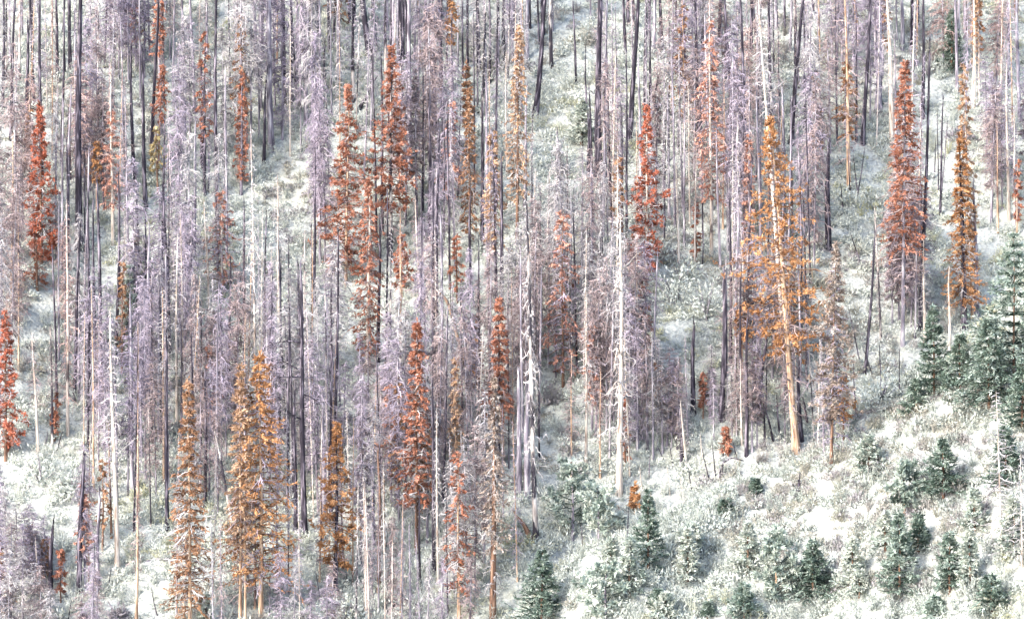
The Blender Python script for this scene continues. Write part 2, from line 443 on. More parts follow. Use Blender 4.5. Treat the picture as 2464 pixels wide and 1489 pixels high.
COLOR = {
    'scarlet': (0.46, 0.155, 0.092), 'rust': (0.41, 0.175, 0.108), 'orange': (0.49, 0.245, 0.110), 'brown': (0.36, 0.195, 0.110),
    'tan': (0.48, 0.30, 0.185), 'salmon': (0.54, 0.275, 0.195), 'umber': (0.34, 0.265, 0.215), 'ochre': (0.52, 0.40, 0.20), 'cream': (0.62, 0.55, 0.38),
    'lilac': (0.31, 0.272, 0.33), 'violet': (0.25, 0.22, 0.285), 'grey': (0.38, 0.365, 0.375), 'white': (0.39, 0.37, 0.375),
    'mauve': (0.285, 0.228, 0.23), 'rose': (0.36, 0.26, 0.245), 'dark': (0.085, 0.077, 0.095), 'ash': (0.34, 0.325, 0.335),
}

def cone_profile(R, top=0.12, power=0.8):
    return lambda t: R * (top + (1 - top) * (1 - t) ** power)

def spindle(R, lo=0.55, top=0.1):
    return lambda t: R * np.where(t < 0.3, lo + (1 - lo) * t / 0.3, top + (1 - top) * np.clip(1 - (t - 0.3) / 0.7, 0, 1) ** 1.12)

def foliage_crown(z0, z1, R, style):
    """dead-needled crown between heights z0 and z1, outer radius R"""
    g = Geo()
    ln = z1 - z0
    if style == 'pine':
        n = int(np.clip(ln * 14, 24, 180))
        P, L, t = skeleton(n, z0, z1 - 0.1, spindle(R, 0.7, 0.03), 0.10, 0.45, 0.30, 0.05)
        tint = np.clip(rng.normal(0.5, 0.27, n), 0, 1)
        tubes(g, P, np.linspace(0.028, 0.008, 7)[None] * np.ones((n, 1)), 3, 0.12)
        full = rng.uniform(size=n) < 0.9
        tufts(g, P[full], L[full], 7, 9, 0.19 * (1.15 - 0.5 * t[full]), tint[full], 0.3)
        needles(g, P[full], L[full], 12, 0.18, 0.07, 0.25, 0.3, tint[full])
        twigs(g, P[~full], L[~full], 6, 0.4, 0.012, 0.4, 0.9)
    elif style == 'column':
        n = int(np.clip(ln * 17, 40, 220))
        P, L, t = skeleton(n, z0, z1 - 0.1, spindle(R, 0.75, 0.06), -0.02, 0.50, 0.28, 0.05)
        tint = np.clip(rng.normal(0.5, 0.25, n) + 0.15 * np.sin(t * ln * 7), 0, 1)
        tubes(g, P, np.linspace(0.022, 0.006, 7)[None] * np.ones((n, 1)), 3, 0.12)
        full = rng.uniform(size=n) < 0.85
        needles(g, P[full], L[full], 22, 0.18, 0.07, 0.2, 0.40, tint[full])
        twigs(g, P[~full], L[~full], 6, 0.4, 0.012, 0.4, 0.9)
    elif style == 'sparse':
        n = int(np.clip(ln * 9, 24, 130))
        P, L, t = skeleton(n, z0, z1 - 0.1, spindle(R, 0.6, 0.12), 0.0, 0.6, 0.35, 0.06)
        tint = np.clip(rng.normal(0.52, 0.22, n), 0, 1)
        tubes(g, P, np.linspace(0.028, 0.008, 7)[None] * np.ones((n, 1)), 3, 0.10)
        m = rng.uniform(size=n) < 0.72
        needles(g, P[m], L[m], 30, 0.20, 0.075, 0.25, 0.35, tint[m])
        twigs(g, P, L, 5, 0.38, 0.010, 0.4, 0.2)
    else:                                            # spruce: layered shelves
        n = int(np.clip(ln * 21, 40, 260))
        P, L, t = skeleton(n, z0, z1 - 0.15, cone_profile(R, 0.05, 0.85), 0.10, 0.55, 0.32, 0.035, lumpy=0.6)
        whorl = 0.42
        zc = P[:, :1, 2]; shift = (np.round(zc / whorl) * whorl - zc) * 0.55
        P[:, :, 2] += shift
        tint = np.clip(rng.normal(0.5, 0.26, n), 0, 1)
        tubes(g, P, np.linspace(0.026, 0.007, 7)[None] * np.ones((n, 1)), 3, 0.1)
        full = rng.uniform(size=n) < 0.9
        needles(g, P[full], L[full], 34, 0.185, 0.07, 0.12, 0.22, tint[full])
        twigs(g, P[~full], L[~full], 6, 0.35, 0.011, 0.4, 0.9)
        k = 26                                       # leader
        C = np.stack([rng.normal(0, 0.02, k), rng.normal(0, 0.02, k), rng.uniform(z1 - 0.7, z1, k)], -1)
        cards(g, C, rng.normal(0, 0.5, (k, 3)) + [0, 0, 0.8], rng.normal(0, 1, (k, 3)), np.full(k, 0.2), np.full(k, 0.06), rng.uniform(0.3, 0.8, k))
    return g

def green_crown(z0, z1, R, frost):
    g = Geo()
    ln = z1 - z0
    n = int(np.clip(ln * R * 22 + 40, 60, 230))
    P, L, t = skeleton(n, z0, z1 - 0.1, cone_profile(R, 0.03, 1.0), 0.12, 0.45, 0.34, 0.03, lumpy=0.45)
    whorl = max(0.22, ln * 0.075)
    P[:, :, 2] += (np.round(P[:, :1, 2] / whorl) * whorl - P[:, :1, 2]) * 0.7
    tint = np.clip(rng.normal(0.52 + frost, 0.2, n), 0, 1)
    tubes(g, P, np.linspace(0.03, 0.008, 7)[None] * np.ones((n, 1)), 3, 0.05)
    needles(g, P, L, 30, 0.18, 0.07, 0.12, 0.05, tint, 0.9)
    return g

def pine_crown(z0, z1, R, frost):
    g = Geo()
    n = int(np.clip((z1 - z0) * 12, 26, 90))
    P, L, t = skeleton(n, z0, z1 - 0.1, lambda t: R * (0.35 + 0.65 * np.sin(np.pi * np.clip(t * 0.8 + 0.2, 0, 1))), 0.35, 0.15, 0.25, 0.06)
    tint = np.clip(rng.normal(0.55 + frost, 0.17, n), 0, 1)
    tubes(g, P, np.linspace(0.035, 0.012, 7)[None] * np.ones((n, 1)), 3, 0.0)
    tufts(g, P, L, 6, 16, 0.27, tint, 0.4)
    return g

# bare crowns, 10 m long, 1 m radius; shared by the trees that wear them
def bare_dense():
    g = Geo(); n = 150
    P, L, t = skeleton(n, 0.0, 9.9, lambda t: 0.25 + 0.75 * np.sin(np.pi * np.clip(t * 0.85 + 0.15, 0, 1)) ** 0.7, 0.05, 0.8, 0.42, 0.07, even=False)
    tint = np.clip(rng.normal(0.5, 0.30, n), 0, 1)
    tubes(g, P, np.linspace(0.030, 0.014, 7)[None] * np.ones((n, 1)), 3, tint)
    twigs(g, P, L, 7, 0.55, 0.016, 0.45, tint, 5)
    return g.mesh('bare_crown', TWIG)

def bare_sparse():
    g = Geo(); n = 80
    P, L, t = skeleton(n, 0.0, 9.9, spindle(1.0, 0.8, 0.15), 0.08, 0.75, 0.45, 0.05, even=True)
    tint = np.clip(rng.normal(0.58, 0.25, n), 0, 1)
    tubes(g, P, np.linspace(0.032, 0.014, 7)[None] * np.ones((n, 1)), 3, tint)
    twigs(g, P, L, 6, 0.50, 0.016, 0.4, tint, 5)
    return g.mesh('bare_crown', TWIG)

def bare_stubs():
    g = Geo(); n = 34
    P, L, t = skeleton(n, 0.0, 9.8, lambda t: (0.35 + 0.65 * rng.uniform(size=len(t)) ** 2) * (1.05 - 0.6 * t), 0.05, 0.35, 0.2, 0.05)
    tubes(g, P, np.linspace(0.030, 0.010, 7)[None] * np.ones((n, 1)), 3, rng.uniform(0.2, 0.7, n))
    twigs(g, P, L, 2, 0.35, 0.010, 0.3, 0.5)
    return g.mesh('bare_crown', TWIG)

DENSE = [bare_dense() for _ in range(8)]
SPARSE = [bare_sparse() for _ in range(6)]
STUBS = [bare_stubs() for _ in range(6)]

TREES = []          # (root, info) of every tree, for the labels
KIND = {'spruce': ('rust_spruce', 'tree'), 'pine': ('rust_pine', 'tree'), 'column': ('rust_spruce', 'tree'), 'sparse': ('rust_pine', 'tree'),
        'burnt': ('burnt_snag', 'snag'), 'bare': ('bare_conifer', 'tree'), 'pole': ('bare_pine', 'tree'),
        'green': ('green_fir', 'tree'), 'mint': ('frosty_pine', 'tree'), 'stick': ('dead_sapling', 'sapling')}

def tree(kind, ub, vb, ut, vt, w, f1, d, color, barkname, label=None, mark=None, f0=None, extra=None, frost=0.0):
    """ub, vb: where the foot stands in the picture; ut, vt: where the top ends; w: crown width; f0..f1: span of the crown; d: stem width"""
    base = on_ground(ub, vb)
    m = K * (base.y - CAM_Y)                                    # metres to the picture unit at that distance
    _, vb = to_pic(base)
    H = max(0.6, (vb - vt) * m)
    root = bpy.data.objects.new(KIND[kind][0], None)
    root.empty_display_size = 0.5
    COL.objects.link(root)
    root.location = base
    lean = math.atan2((ut - ub) * m, H)
    root.rotation_euler = (random.uniform(-0.015, 0.015), lean, random.uniform(0, 6.28) if abs(lean) < 0.01 else 0)
    r = max(0.03, d * (1.25 if kind == 'burnt' else 1.0) * m / 2)
    R = w * m / 2
    top = vt if f0 is None else f0
    z1, z0 = (vb - top) * m, max(0.15, (vb - f1) * m)
    z1 = max(z1, z0 + 0.5)
    mat = BARK[barkname]
    if kind in ('spruce', 'pine', 'column', 'sparse'):
        link('trunk', trunk_mesh(H, r, mat, 0.15), root)
        link('crown', foliage_crown(z0, z1, R * 1.22, kind).mesh('needled_crown', NEEDLE), root, COLOR[color])
        if H > 4:
            zt = max(0.1 * H, z0 - 0.18 * H)
            c = link('bare_crown', random.choice(SPARSE), root, COLOR[random.choice(('mauve', 'grey', 'lilac'))])
            c.location.z = zt; c.scale = (min(R * 1.1, 1.25), min(R * 1.1, 1.25), (z1 - 0.1 * (z1 - z0) - zt) / 10); c.rotation_euler.z = random.uniform(0, 6.28)
    elif kind == 'green':
        link('trunk', trunk_mesh(H * 0.97, r, mat, 0.12), root)
        link('crown', green_crown(z0, z1, R * 1.25, frost).mesh('green_crown', MINT if frost > 0.2 else GREEN), root)
    elif kind == 'mint':
        link('trunk', trunk_mesh(H * 0.97, r, mat, 0.2), root)
        link('crown', pine_crown(z0, z1, R * 1.1, frost).mesh('frosty_crown', MINT), root)
    elif kind == 'stick':
        link('trunk', trunk_mesh(H, r, mat, 0.3, False, 1.1, 0.06, 9), root)
        c = link('crown', random.choice(STUBS), root, COLOR[color]); c.location.z = z0
        c.scale = (max(R, 0.2), max(R, 0.2), (z1 - z0) / 10)
    else:
        link('trunk', trunk_mesh(H, r, mat, 0.45 if kind == 'burnt' else 0.25, kind == 'burnt'), root)
        bank = {'burnt': STUBS, 'bare': DENSE, 'pole': SPARSE}[kind]
        c = link('crown', random.choice(bank), root, COLOR[color])
        c.location.z = z0; c.rotation_euler.z = random.uniform(0, 6.28)
        c.scale = (R, R, (z1 - z0) / 10)
    if extra:                                                   # needles left on a mostly bare tree: (colour, top, bottom, width)
        ec, e0, e1, ew = extra
        g = foliage_crown((vb - e1) * m, (vb - e0) * m, ew * m / 2, 'sparse')
        link('needles', g.mesh('needle_remnants', NEEDLE), root, COLOR[ec])
    root['category'] = KIND[kind][1]
    TREES.append(dict(root=root, kind=kind, u=(ub + ut) / 2, v=(max(0, vt) + min(PH, vb)) / 2, ub=ub, vb=vb, ut=ut, vt=vt, d=d, color=color,
                      bark=barkname, label=label, mark=mark, lean=lean, w=w, extra=extra, f1=f1))
    return root

# ------------------------------------------------------------------ trees read from the photograph
# kind  foot  top  crown-width crown-bottom stem  colour bark  label  landmark-name
def T(*a, **k): tree(*a, **k)

def limbs(paths, r0, barkname):
    """big single limbs of the last tree, drawn from stem to tip"""
    t = TREES[-1]; root = t['root']; dist = root.location.y - CAM_Y
    ca, sa = math.cos(-t['lean']), math.sin(-t['lean'])
    for path in paths:
        n = len(path); q = np.linspace(0, 1, 12); s_ = np.linspace(0, 1, n)
        p = np.array([((u - PW / 2) * K * dist - root.location.x, -(v - PH / 2) * K * dist - root.location.z) for u, v in path])
        x, z = p[:, 0] * ca + p[:, 1] * sa, -p[:, 0] * sa + p[:, 1] * ca
        depth = random.uniform(-0.7, 0.3)
        Q = np.stack([np.interp(q, s_, x), depth * q, np.interp(q, s_, z)], -1)
        for _ in range(2): Q[1:-1] = (Q[:-2] + 2 * Q[1:-1] + Q[2:]) / 4
        g = Geo(); tubes(g, Q[None], np.linspace(r0, 0.014, 12)[None], 6, 0.5)
        m = 9
        C, Tn = bez(Q[None], rng.uniform(0.3, 1, (1, m)))
        d_ = unit(Tn[0] + rng.normal(0, 0.5, (m, 3))); k_ = np.linspace(0, 1, 4)[None, :, None]
        tubes(g, C[0][:, None] + rng.uniform(0.25, 0.6, (m, 1, 1)) * (d_[:, None] * k_ + np.array([0, 0, -0.4]) * k_ ** 2), np.linspace(0.016, 0.008, 4)[None] * np.ones((m, 1)), 3, 0.5)
        link('limb', g.mesh('limb', BARK[barkname]), root)

# -- rust-needled trees
T('pine', 100, 640, 96, 245, 78, 622, 8, 'scarlet', 'brown', 'scarlet dead-needled conifer with a slim pointed top near the left edge', 'the scarlet conifer near the left edge')
T('column', 386, 330, 384, -60, 30, 128, 7, 'rust', 'lilac', 'narrow rust column cut by the top edge above the purple-grey clump', 'the rust column at the top edge')
T('column', 380, 420, 392, 150, 34, 292, 6, 'rust', 'brown', 'short ragged rust spire with a bent lower end under the top-edge rust column', 'the short ragged rust spire')
T('sparse', 380, 470, 374, 300, 40, 410, 5, 'ochre', 'brown', 'small yellow-ochre dead conifer below the short ragged rust spire')
T('sparse', 492, 470, 492, 52, 46, 330, 9, 'rust', 'char', 'dark snag with a dense witches-broom tuft and rust needles at its top', 'the broom-topped snag', f0=70)
T('column', 580, 470, 584, 168, 34, 430, 8, 'rust', 'lilac', 'tall narrow rust-brown column right of the broom-topped snag', 'the narrow rust-brown column')
T('pine', 940, 620, 938, 105, 112, 510, 10, 'rust', 'mixed', 'tall shaggy red conifer topped by a bleached bare leader', 'the tall shaggy red conifer')
T('pine', 832, 690, 828, 200, 132, 660, 8, 'rust', 'tan', 'wide loose red conifer with long arms reaching left', 'the wide loose red conifer')
T('column', 886, 900, 888, 425, 76, 850, 12, 'rust', 'pale', 'dense thick rust column with shelving tiers in the middle of the hillside', 'the dense thick rust column')
T('column', 1088, 360, 1085, -50, 22, 105, 6, 'orange', 'lilac', 'slim orange column hanging at the top edge right of the dark poles', 'the slim orange column')
T('spruce', 1122, 420, 1122, 150, 16, 290, 5, 'brown', 'char', 'thin brown spire left of the tan shaggy spire', 'the thin brown spire')
T('column', 1130, 620, 1132, 205, 44, 560, 7, 'brown', 'brown', 'narrow brown-red spruce standing in front of the thin brown spire', 'the narrow brown-red spruce')
T('sparse', 1196, 760, 1184, 295, 62, 610, 9, 'tan', 'char', 'tan-orange ragged spruce on a dark stem right of the brown-red spruce', 'the tan-orange ragged spruce')
T('column', 1244, 590, 1240, 58, 62, 480, 8, 'tan', 'brown', 'tall tan shaggy spire with a bent tapering top', 'the tall tan shaggy spire')
T('pine', 1556, 670, 1552, 250, 88, 650, 8, 'scarlet', 'pale', 'bright scarlet pointed conifer right of centre', 'the bright scarlet conifer')
T('sparse', 1355, 930, 1352, 505, 118, 890, 7, 'salmon', 'brown', 'salmon-red drooping pine in the centre of the hillside', 'the salmon-red drooping pine')
T('spruce', 1002, 1330, 1000, 768, 88, 1215, 9, 'rust', 'brown', 'dense rust spruce with twin tips left of the hooked fallen trunk', 'the twin-tipped rust spruce')
T('spruce', 1200, 1150, 1200, 715, 66, 1010, 8, 'rust', 'char', 'slender pointed rust spruce against a black stem near the centre', 'the slender pointed rust spruce')
T('column', 1186, 1490, 1185, 900, 62, 1330, 16, 'umber', 'brown', 'shaggy umber column below the slender pointed rust spruce', 'the shaggy umber column')
T('column', 1096, 1180, 1096, 855, 26, 1080, 5, 'tan', 'tan', 'thin tan-ochre dead fir below the hooked fallen trunk', 'the thin tan-ochre fir')
T('sparse', 1105, 1500, 1100, 1080, 84, 1420, 9, 'rust', 'tan', 'ragged red-brown conifer at the bottom edge beside the black-and-white twin stems', 'the ragged red-brown conifer')
T('sparse', 1100, 730, 1098, 560, 36, 700, 5, 'rust', 'brown', 'small dark red tuft-headed conifer behind the hooked fallen trunk')
T('spruce', 458, 1530, 456, 910, 112, 1470, 10, 'brown', 'tan', 'tall brown-orange spruce with pale lower stem near the lower left', 'the tall brown-orange spruce')
T('spruce', 578, 1500, 578, 875, 82, 1330, 8, 'tan', 'tan', 'tan-gold spruce standing just left of the big skirted spruce', 'the tan-gold spruce')
T('spruce', 628, 1480, 630, 845, 205, 1405, 12, 'orange', 'tan', 'big orange-tan spruce with a wide layered skirt at lower left', 'the big skirted spruce')
T('pine', 807, 1432, 812, 1010, 104, 1365, 12, 'orange', 'char', 'orange-brown sparse conifer on a charred stem right of the big skirted spruce', 'the sparse orange conifer')
T('spruce', 2172, 830, 2172, 146, 112, 600, 10, 'rust', 'lilac', 'tall dense rust-red spruce with a double tip at upper right', 'the double-tipped rust spruce')
T('spruce', 2320, 800, 2312, 315, 92, 730, 16, 'orange', 'char', 'golden-orange spruce with a charred foot beside the green firs', 'the golden-orange spruce')
T('sparse', 2340, 770, 2318, 150, 42, 560, 7, 'tan', 'tan', 'thin tan spire with red tufts rising behind the golden-orange spruce')
T('pine', 1916, 1085, 1852, 275, 230, 850, 17, 'orange', 'tan', 'large leaning cream-stemmed pine with orange needles on both sides', 'the large leaning orange pine')
T('pine', 2000, 1125, 2012, 580, 104, 1010, 8, 'umber', 'brown', 'grey-brown drooping conifer right of the large leaning orange pine', 'the grey-brown drooping conifer')
T('pine', 2030, 1060, 2030, 900, 46, 1010, 5, 'orange', 'brown', 'small red-tufted conifer at the foot of the grey-brown drooping conifer')
T('pine', 14, 1110, 14, 735, 86, 1075, 8, 'scarlet', 'brown', 'bright scarlet conifer cut by the left edge', 'the scarlet conifer cut by the left edge')
T('column', 2356, 260, 2356, -60, 24, 125, 7, 'brown', 'pale', 'dark rust-brown column at the top edge beside a bleached trunk', 'the dark rust column at upper right')
T('column', 233, 520, 234, 335, 18, 437, 5, 'orange', 'tan', 'thin orange column on a slim stem right of the scarlet left conifer')
T('sparse', 534, 720, 534, 450, 104, 680, 8, 'salmon', 'pale', 'faded salmon-orange crown beside a bleached stem at left of centre', 'the faded salmon crown')
T('sparse', 294, 900, 293, 625, 24, 830, 6, 'brown', 'brown', 'dim red-brown spire behind the bone-white trunk')
T('sparse', 247, 1330, 246, 1100, 34, 1265, 6, 'brown', 'brown', 'small brown spruce left of the bone-white trunk')
T('sparse', 132, 1062, 131, 940, 14, 1050, 4, 'rust', 'brown', 'short rust column standing on the pale left clearing')
T('sparse', 146, 1450, 146, 1315, 20, 1420, 4, 'rust', 'brown', 'slim rust sapling low at left beside dark snags')
T('sparse', 1504, 1130, 1503, 935, 18, 1105, 5, 'rust', 'brown', 'short rust column hugging the thick white trunk')
T('sparse', 1746, 1095, 1745, 1020, 20, 1088, 4, 'rust', 'brown', 'stubby rust sapling at the edge of the pale spur')
T('sparse', 1692, 1010, 1692, 885, 16, 975, 4, 'rust', 'brown', 'thin rust column behind the edge of the spur')
T('sparse', 1676, 632, 1677, 480, 14, 615, 4, 'rust', 'brown', 'thin rust column beside a white stem above the pale clearing')
T('spruce', 1527, 1235, 1527, 1160, 20, 1222, 3, 'orange', 'tan', 'tiny bright orange fir on the spur left of a green fir')
T('sparse', 2447, 570, 2447, 380, 18, 530, 5, 'rust', 'tan', 'slim orange-red column by the right edge')
T('sparse', 1786, 920, 1786, 720, 42, 830, 5, 'orange', 'brown', 'small orange tufted conifer left of the large leaning orange pine')
T('sparse', 1486, 640, 1486, 370, 34, 560, 6, 'brown', 'tan', 'ragged brown conifer left of the bright scarlet conifer')
T('pine', 966, 720, 968, 560, 60, 690, 6, 'rust', 'tan', 'dull red clumped conifer right of the dense thick rust column')
T('sparse', 90, 700, 86, 560, 60, 690, 6, 'rust', 'brown', 'dark red ragged young conifer below the scarlet left conifer')
T('column', 1002, 560, 1003, 160, 30, 420, 8, 'mauve', 'lilac', 'mauve-brown column of dead twigs right of the tall shaggy red conifer')

# -- bleached stems
T('pole', 283, 1372, 266, 740, 70, 1150, 13, 'white', 'pale', 'bone-white trunk with dark scars standing at the lower left', 'the bone-white trunk')
T('pole', 1490, 1190, 1484, 520, 100, 1090, 16, 'white', 'pale', 'thick white trunk with arching bare branches in the centre', 'the thick white trunk')
LIMBS_WHITE = [[(1479, 849), (1450, 832), (1422, 856), (1399, 882)], [(1490, 858), (1511, 846), (1534, 842), (1558, 858)], [(1490, 900), (1524, 890), (1545, 900), (1560, 922)],
               [(1478, 918), (1450, 918), (1422, 936)], [(1487, 646), (1507, 632), (1521, 611)], [(1480, 700), (1450, 690), (1426, 702)], [(1486, 960), (1520, 952), (1548, 966)]]
limbs(LIMBS_WHITE, 0.055, 'pale')
T('pole', 1290, 1306, 1264, 440, 56, 1190, 13, 'white', 'mixed', 'tall black-and-white trunk with a forked foot right of the slender rust spruce', 'the forked-foot white trunk')
T('pole', 272, 592, 266, 150, 60, 500, 9, 'rose', 'pale', 'cream trunk with pinkish twigs right of the scarlet left conifer', 'the cream trunk with pinkish twigs', extra=('salmon', 260, 500, 70))
T('pole', 28, 708, 26, 320, 60, 640, 7, 'grey', 'tan', 'tan stem with forked side limb beside the left edge')
T('pole', 92, 1090, 78, 800, 50, 980, 8, 'mauve', 'pale', 'pale stem rising from the left clearing')
T('pole', 126, 1075, 122, 780, 40, 960, 6, 'mauve', 'mixed', 'thin half-charred stem right of the pale stem in the left clearing')
T('pole', 163, 1045, 160, 480, 60, 960, 8, 'rose', 'pale', 'slim cream double stem above the left clearing')
T('pole', 426, 1030, 423, 560, 86, 940, 8, 'white', 'pale', 'straight cream trunk with curved white branches left of centre', 'the straight cream trunk')
T('pole', 394, 1160, 394, 690, 66, 1010, 6, 'grey', 'tan', 'slim brown-cream stem left of the straight cream trunk')
T('pole', 478, 935, 478, 680, 46, 900, 5, 'lilac', 'tan', 'thin tan stem right of the straight cream trunk')
T('pole', 506, 790, 492, 480, 70, 700, 8, 'white', 'pale', 'bleached stem leaning through the faded salmon crown')
T('pole', 616, 1060, 606, 300, 60, 900, 7, 'white', 'pale', 'long cream stem rising behind the big skirted spruce', 'the long cream stem')
T('pole', 657, 1000, 653, 590, 56, 900, 6, 'white', 'pale', 'thin pale stem right of the long cream stem')
T('pole', 672, 790, 666, 420, 62, 700, 8, 'white', 'pale', 'blotched white stem with arched twigs right of the long cream stem')
T('pole', 328, 1500, 328, 1090, 50, 1380, 8, 'mauve', 'tan', 'tan stem with short branches in the lower left clearing', 'the tan stem in the clearing')
T('pole', 590, 1500, 588, 1180, 34, 1300, 7, 'tan', 'tan', 'cream stem showing in front of the tan-gold spruce')
T('pole', 882, 1500, 874, 1120, 44, 1400, 7, 'grey', 'pale', 'tan-white stem at the bottom edge right of the sparse orange conifer', 'the tan-white bottom stem')
T('pole', 1054, 1400, 1050, 980, 40, 1340, 6, 'white', 'pale', 'white half of the black-and-white twin stems')
T('burnt', 1044, 1392, 1040, 930, 36, 1340, 9, 'dark', 'char', 'black half of the black-and-white twin stems', 'the black-and-white twin stems')
T('pole', 1014, 760, 998, 470, 60, 720, 7, 'mauve', 'pale', 'leaning bleached stem right of the dense thick rust column')
T('pole', 964, 900, 962, 500, 56, 860, 6, 'mauve', 'tan', 'tan stem among red needles right of the dense thick rust column')
T('pole', 940, 1010, 944, 520, 46, 900, 7, 'grey', 'mixed', 'two-tone stem dark below and tan above beside the dense rust column')
T('pole', 1054, 1000, 1046, 560, 70, 920, 5, 'white', 'pale', 'thin white stem left of the hooked fallen trunk')
T('pole', 1160, 285, 1172, -60, 46, 200, 7, 'white', 'mixed', 'half-white stem at the top between two clusters of dark poles')
T('pole', 850, 245, 846, -80, 60, 170, 10, 'lilac', 'mixed', 'stem with a white lower half left of the tall shaggy red conifer')
T('pole', 712, 226, 699, -60, 30, 160, 6, 'grey', 'mixed', 'slim patchy stem leaning right at the top left of centre')
T('pole', 930, 240, 926, -80, 50, 150, 10, 'violet', 'mixed', 'white-streaked stem just above the tall shaggy red conifer')
T('pole', 1482, 830, 1482, 340, 70, 800, 6, 'grey', 'pale', 'slim pale stem rising above the thick white trunk')
T('pole', 1537, 980, 1536, 560, 50, 900, 5, 'grey', 'pale', 'thin pale stem right of the thick white trunk')
T('pole', 1516, 1150, 1502, 800, 54, 1050, 5, 'white', 'pale', 'thin white stem leaning left against the thick white trunk')
T('pole', 1410, 1115, 1413, 700, 56, 1000, 7, 'white', 'pale', 'short white stem left of the thick white trunk behind the frosty pine')
T('pole', 1375, 1160, 1375, 840, 50, 1060, 5, 'mauve', 'tan', 'thin brown stem below the salmon-red drooping pine')
T('pole', 1444, 1150, 1443, 880, 50, 1060, 5, 'mauve', 'tan', 'thin tan stem between the frosty pine and the thick white trunk')
T('pole', 1634, 650, 1628, 390, 44, 520, 7, 'mauve', 'pale', 'cream stem standing at the top of the pale clearing', 'the cream stem above the clearing')
T('pole', 1672, 640, 1670, 360, 34, 520, 5, 'mauve', 'pale', 'thin white stem beside the rust column above the pale clearing')
T('pole', 1712, 612, 1706, -30, 104, 480, 8, 'rose', 'pale', 'pale trunk wrapped in pinkish dead twigs right of the bright scarlet conifer', 'the pink-twigged pale trunk', extra=('salmon', 40, 480, 96))
T('pole', 1892, 930, 1824, -40, 60, 270, 12, 'grey', 'pale', 'long cream trunk leaning right behind the large orange pine', 'the long leaning cream trunk')
T('pole', 2043, 450, 2033, -60, 88, 380, 10, 'mauve', 'tan', 'pinkish bare trunk with brown twigs above the white upper clearing', 'the pinkish bare trunk', extra=('brown', 120, 330, 60))
T('pole', 2148, 350, 2132, -70, 60, 250, 14, 'grey', 'pale', 'thick white trunk left of the double-tipped rust spruce', 'the thick white trunk at upper right')
T('pole', 2226, 825, 2222, 560, 50, 760, 8, 'white', 'pale', 'white stem with bare twigs below the double-tipped rust spruce')
T('burnt', 2213, 795, 2240, 100, 34, 700, 8, 'dark', 'char', 'thin black trunk running up right of the double-tipped rust spruce', 'the thin black trunk at upper right')
T('pole', 2285, 842, 2287, 640, 30, 760, 8, 'tan', 'pale', 'short cream stem left of the golden-orange spruce foot')
T('pole', 2343, 260, 2346, -60, 40, 160, 11, 'tan', 'pale', 'cream trunk beside the dark rust column at upper right')
T('pole', 2428, 530, 2421, 150, 60, 420, 9, 'violet', 'pale', 'white trunk with purple twigs near the right edge', 'the white trunk near the right edge')
T('pole', 2442, 540, 2439, 260, 40, 460, 6, 'lilac', 'pale', 'thin cream stem just right of the white trunk near the right edge')
T('pole', 2402, 560, 2398, 300, 44, 470, 6, 'mauve', 'tan', 'thin tan stem left of the white trunk near the right edge')
T('pole', 2412, 1346, 2397, 940, 120, 1330, 6, 'grey', 'pale', 'bare young pine with a thin cream stem on the spur at right', 'the bare cream sapling at right')
T('pole', 2459, 1376, 2457, 1090, 80, 1360, 5, 'grey', 'pale', 'bare pale sapling on the spur touching the right edge')
T('pole', 1652, 1135, 1638, 960, 46, 1090, 7, 'grey', 'pale', 'cream stem leaning left at the edge of the pale spur', 'the cream stem at the spur edge')
T('pole', 101, 1500, 84, 1290, 30, 1430, 6, 'violet', 'pale', 'pale thin stem at the lower left corner')
T('pole', 268, 1290, 262, 1010, 40, 1200, 6, 'violet', 'brown', 'brown bare stem close to the left of the bone-white trunk')
T('pole', 562, 1275, 514, 1020, 34, 1180, 8, 'dark', 'mixed', 'leaning stem black above and white below left of the tan-gold spruce', 'the leaning black-and-white stem')

# -- charred trunks
def B(ub, vb, ut, vt, d, w=40, color='dark', barkname='char', label=None, mark=None, f1=None):
    tree('burnt', ub, vb, ut, vt, w, f1 if f1 else vb - 0.25 * (vb - max(vt, 0)), d, color, barkname, label, mark)
B(190, 600, 189, -80, 14, 100, label='thick charred trunk with level dark branches at upper left', mark='the thick charred trunk at upper left')
B(64, 402, 66, 55, 9, 40); B(99, 420, 96, -60, 8, 60); B(138, 200, 134, -60, 7); B(156, 190, 156, 118, 5, 14)
B(166, 432, 167, 266, 8, 40); B(204, 620, 203, 340, 4, 30); B(322, 450, 314, 120, 8, 44); B(350, 500, 340, 125, 9, 44)
B(394, 605, 395, 285, 5, 40); B(441, 330, 437, -50, 7, 34, 'violet', 'lilac'); B(487, 410, 489, 150, 8, 36); B(522, 560, 516, -40, 8, 60)
B(627, 265, 628, -70, 8, 34, 'violet', 'lilac'); B(653, 360, 642, -70, 13, 40, 'violet', 'lilac'); B(635, 392, 640, 200, 7, 30)
B(715, 200, 716, -60, 7, 30, 'lilac', 'lilac'); B(736, 300, 733, -60, 8, 36, 'lilac', 'lilac'); B(781, 205, 780, 105, 6, 26)
B(816, 205, 817, -70, 10, 30, 'violet', 'lilac'); B(890, 140, 858, -120, 14, 30, label='heavy charred trunk leaning left at the top left of the tall red conifer', mark='the heavy leaning charred trunk')
B(906, 135, 893, -70, 7, 30); B(945, 175, 945, -70, 9, 30, 'violet', 'lilac'); B(862, 268, 908, 186, 8, 20, label='black broken trunk leaning steeply beside the tall shaggy red conifer')
B(985, 430, 984, -60, 11, 60, 'violet', 'lilac'); B(1025, 300, 1027, -70, 8, 40); B(1045, 322, 1044, 152, 11, 30); B(1063, 270, 1066, -70, 9, 40)
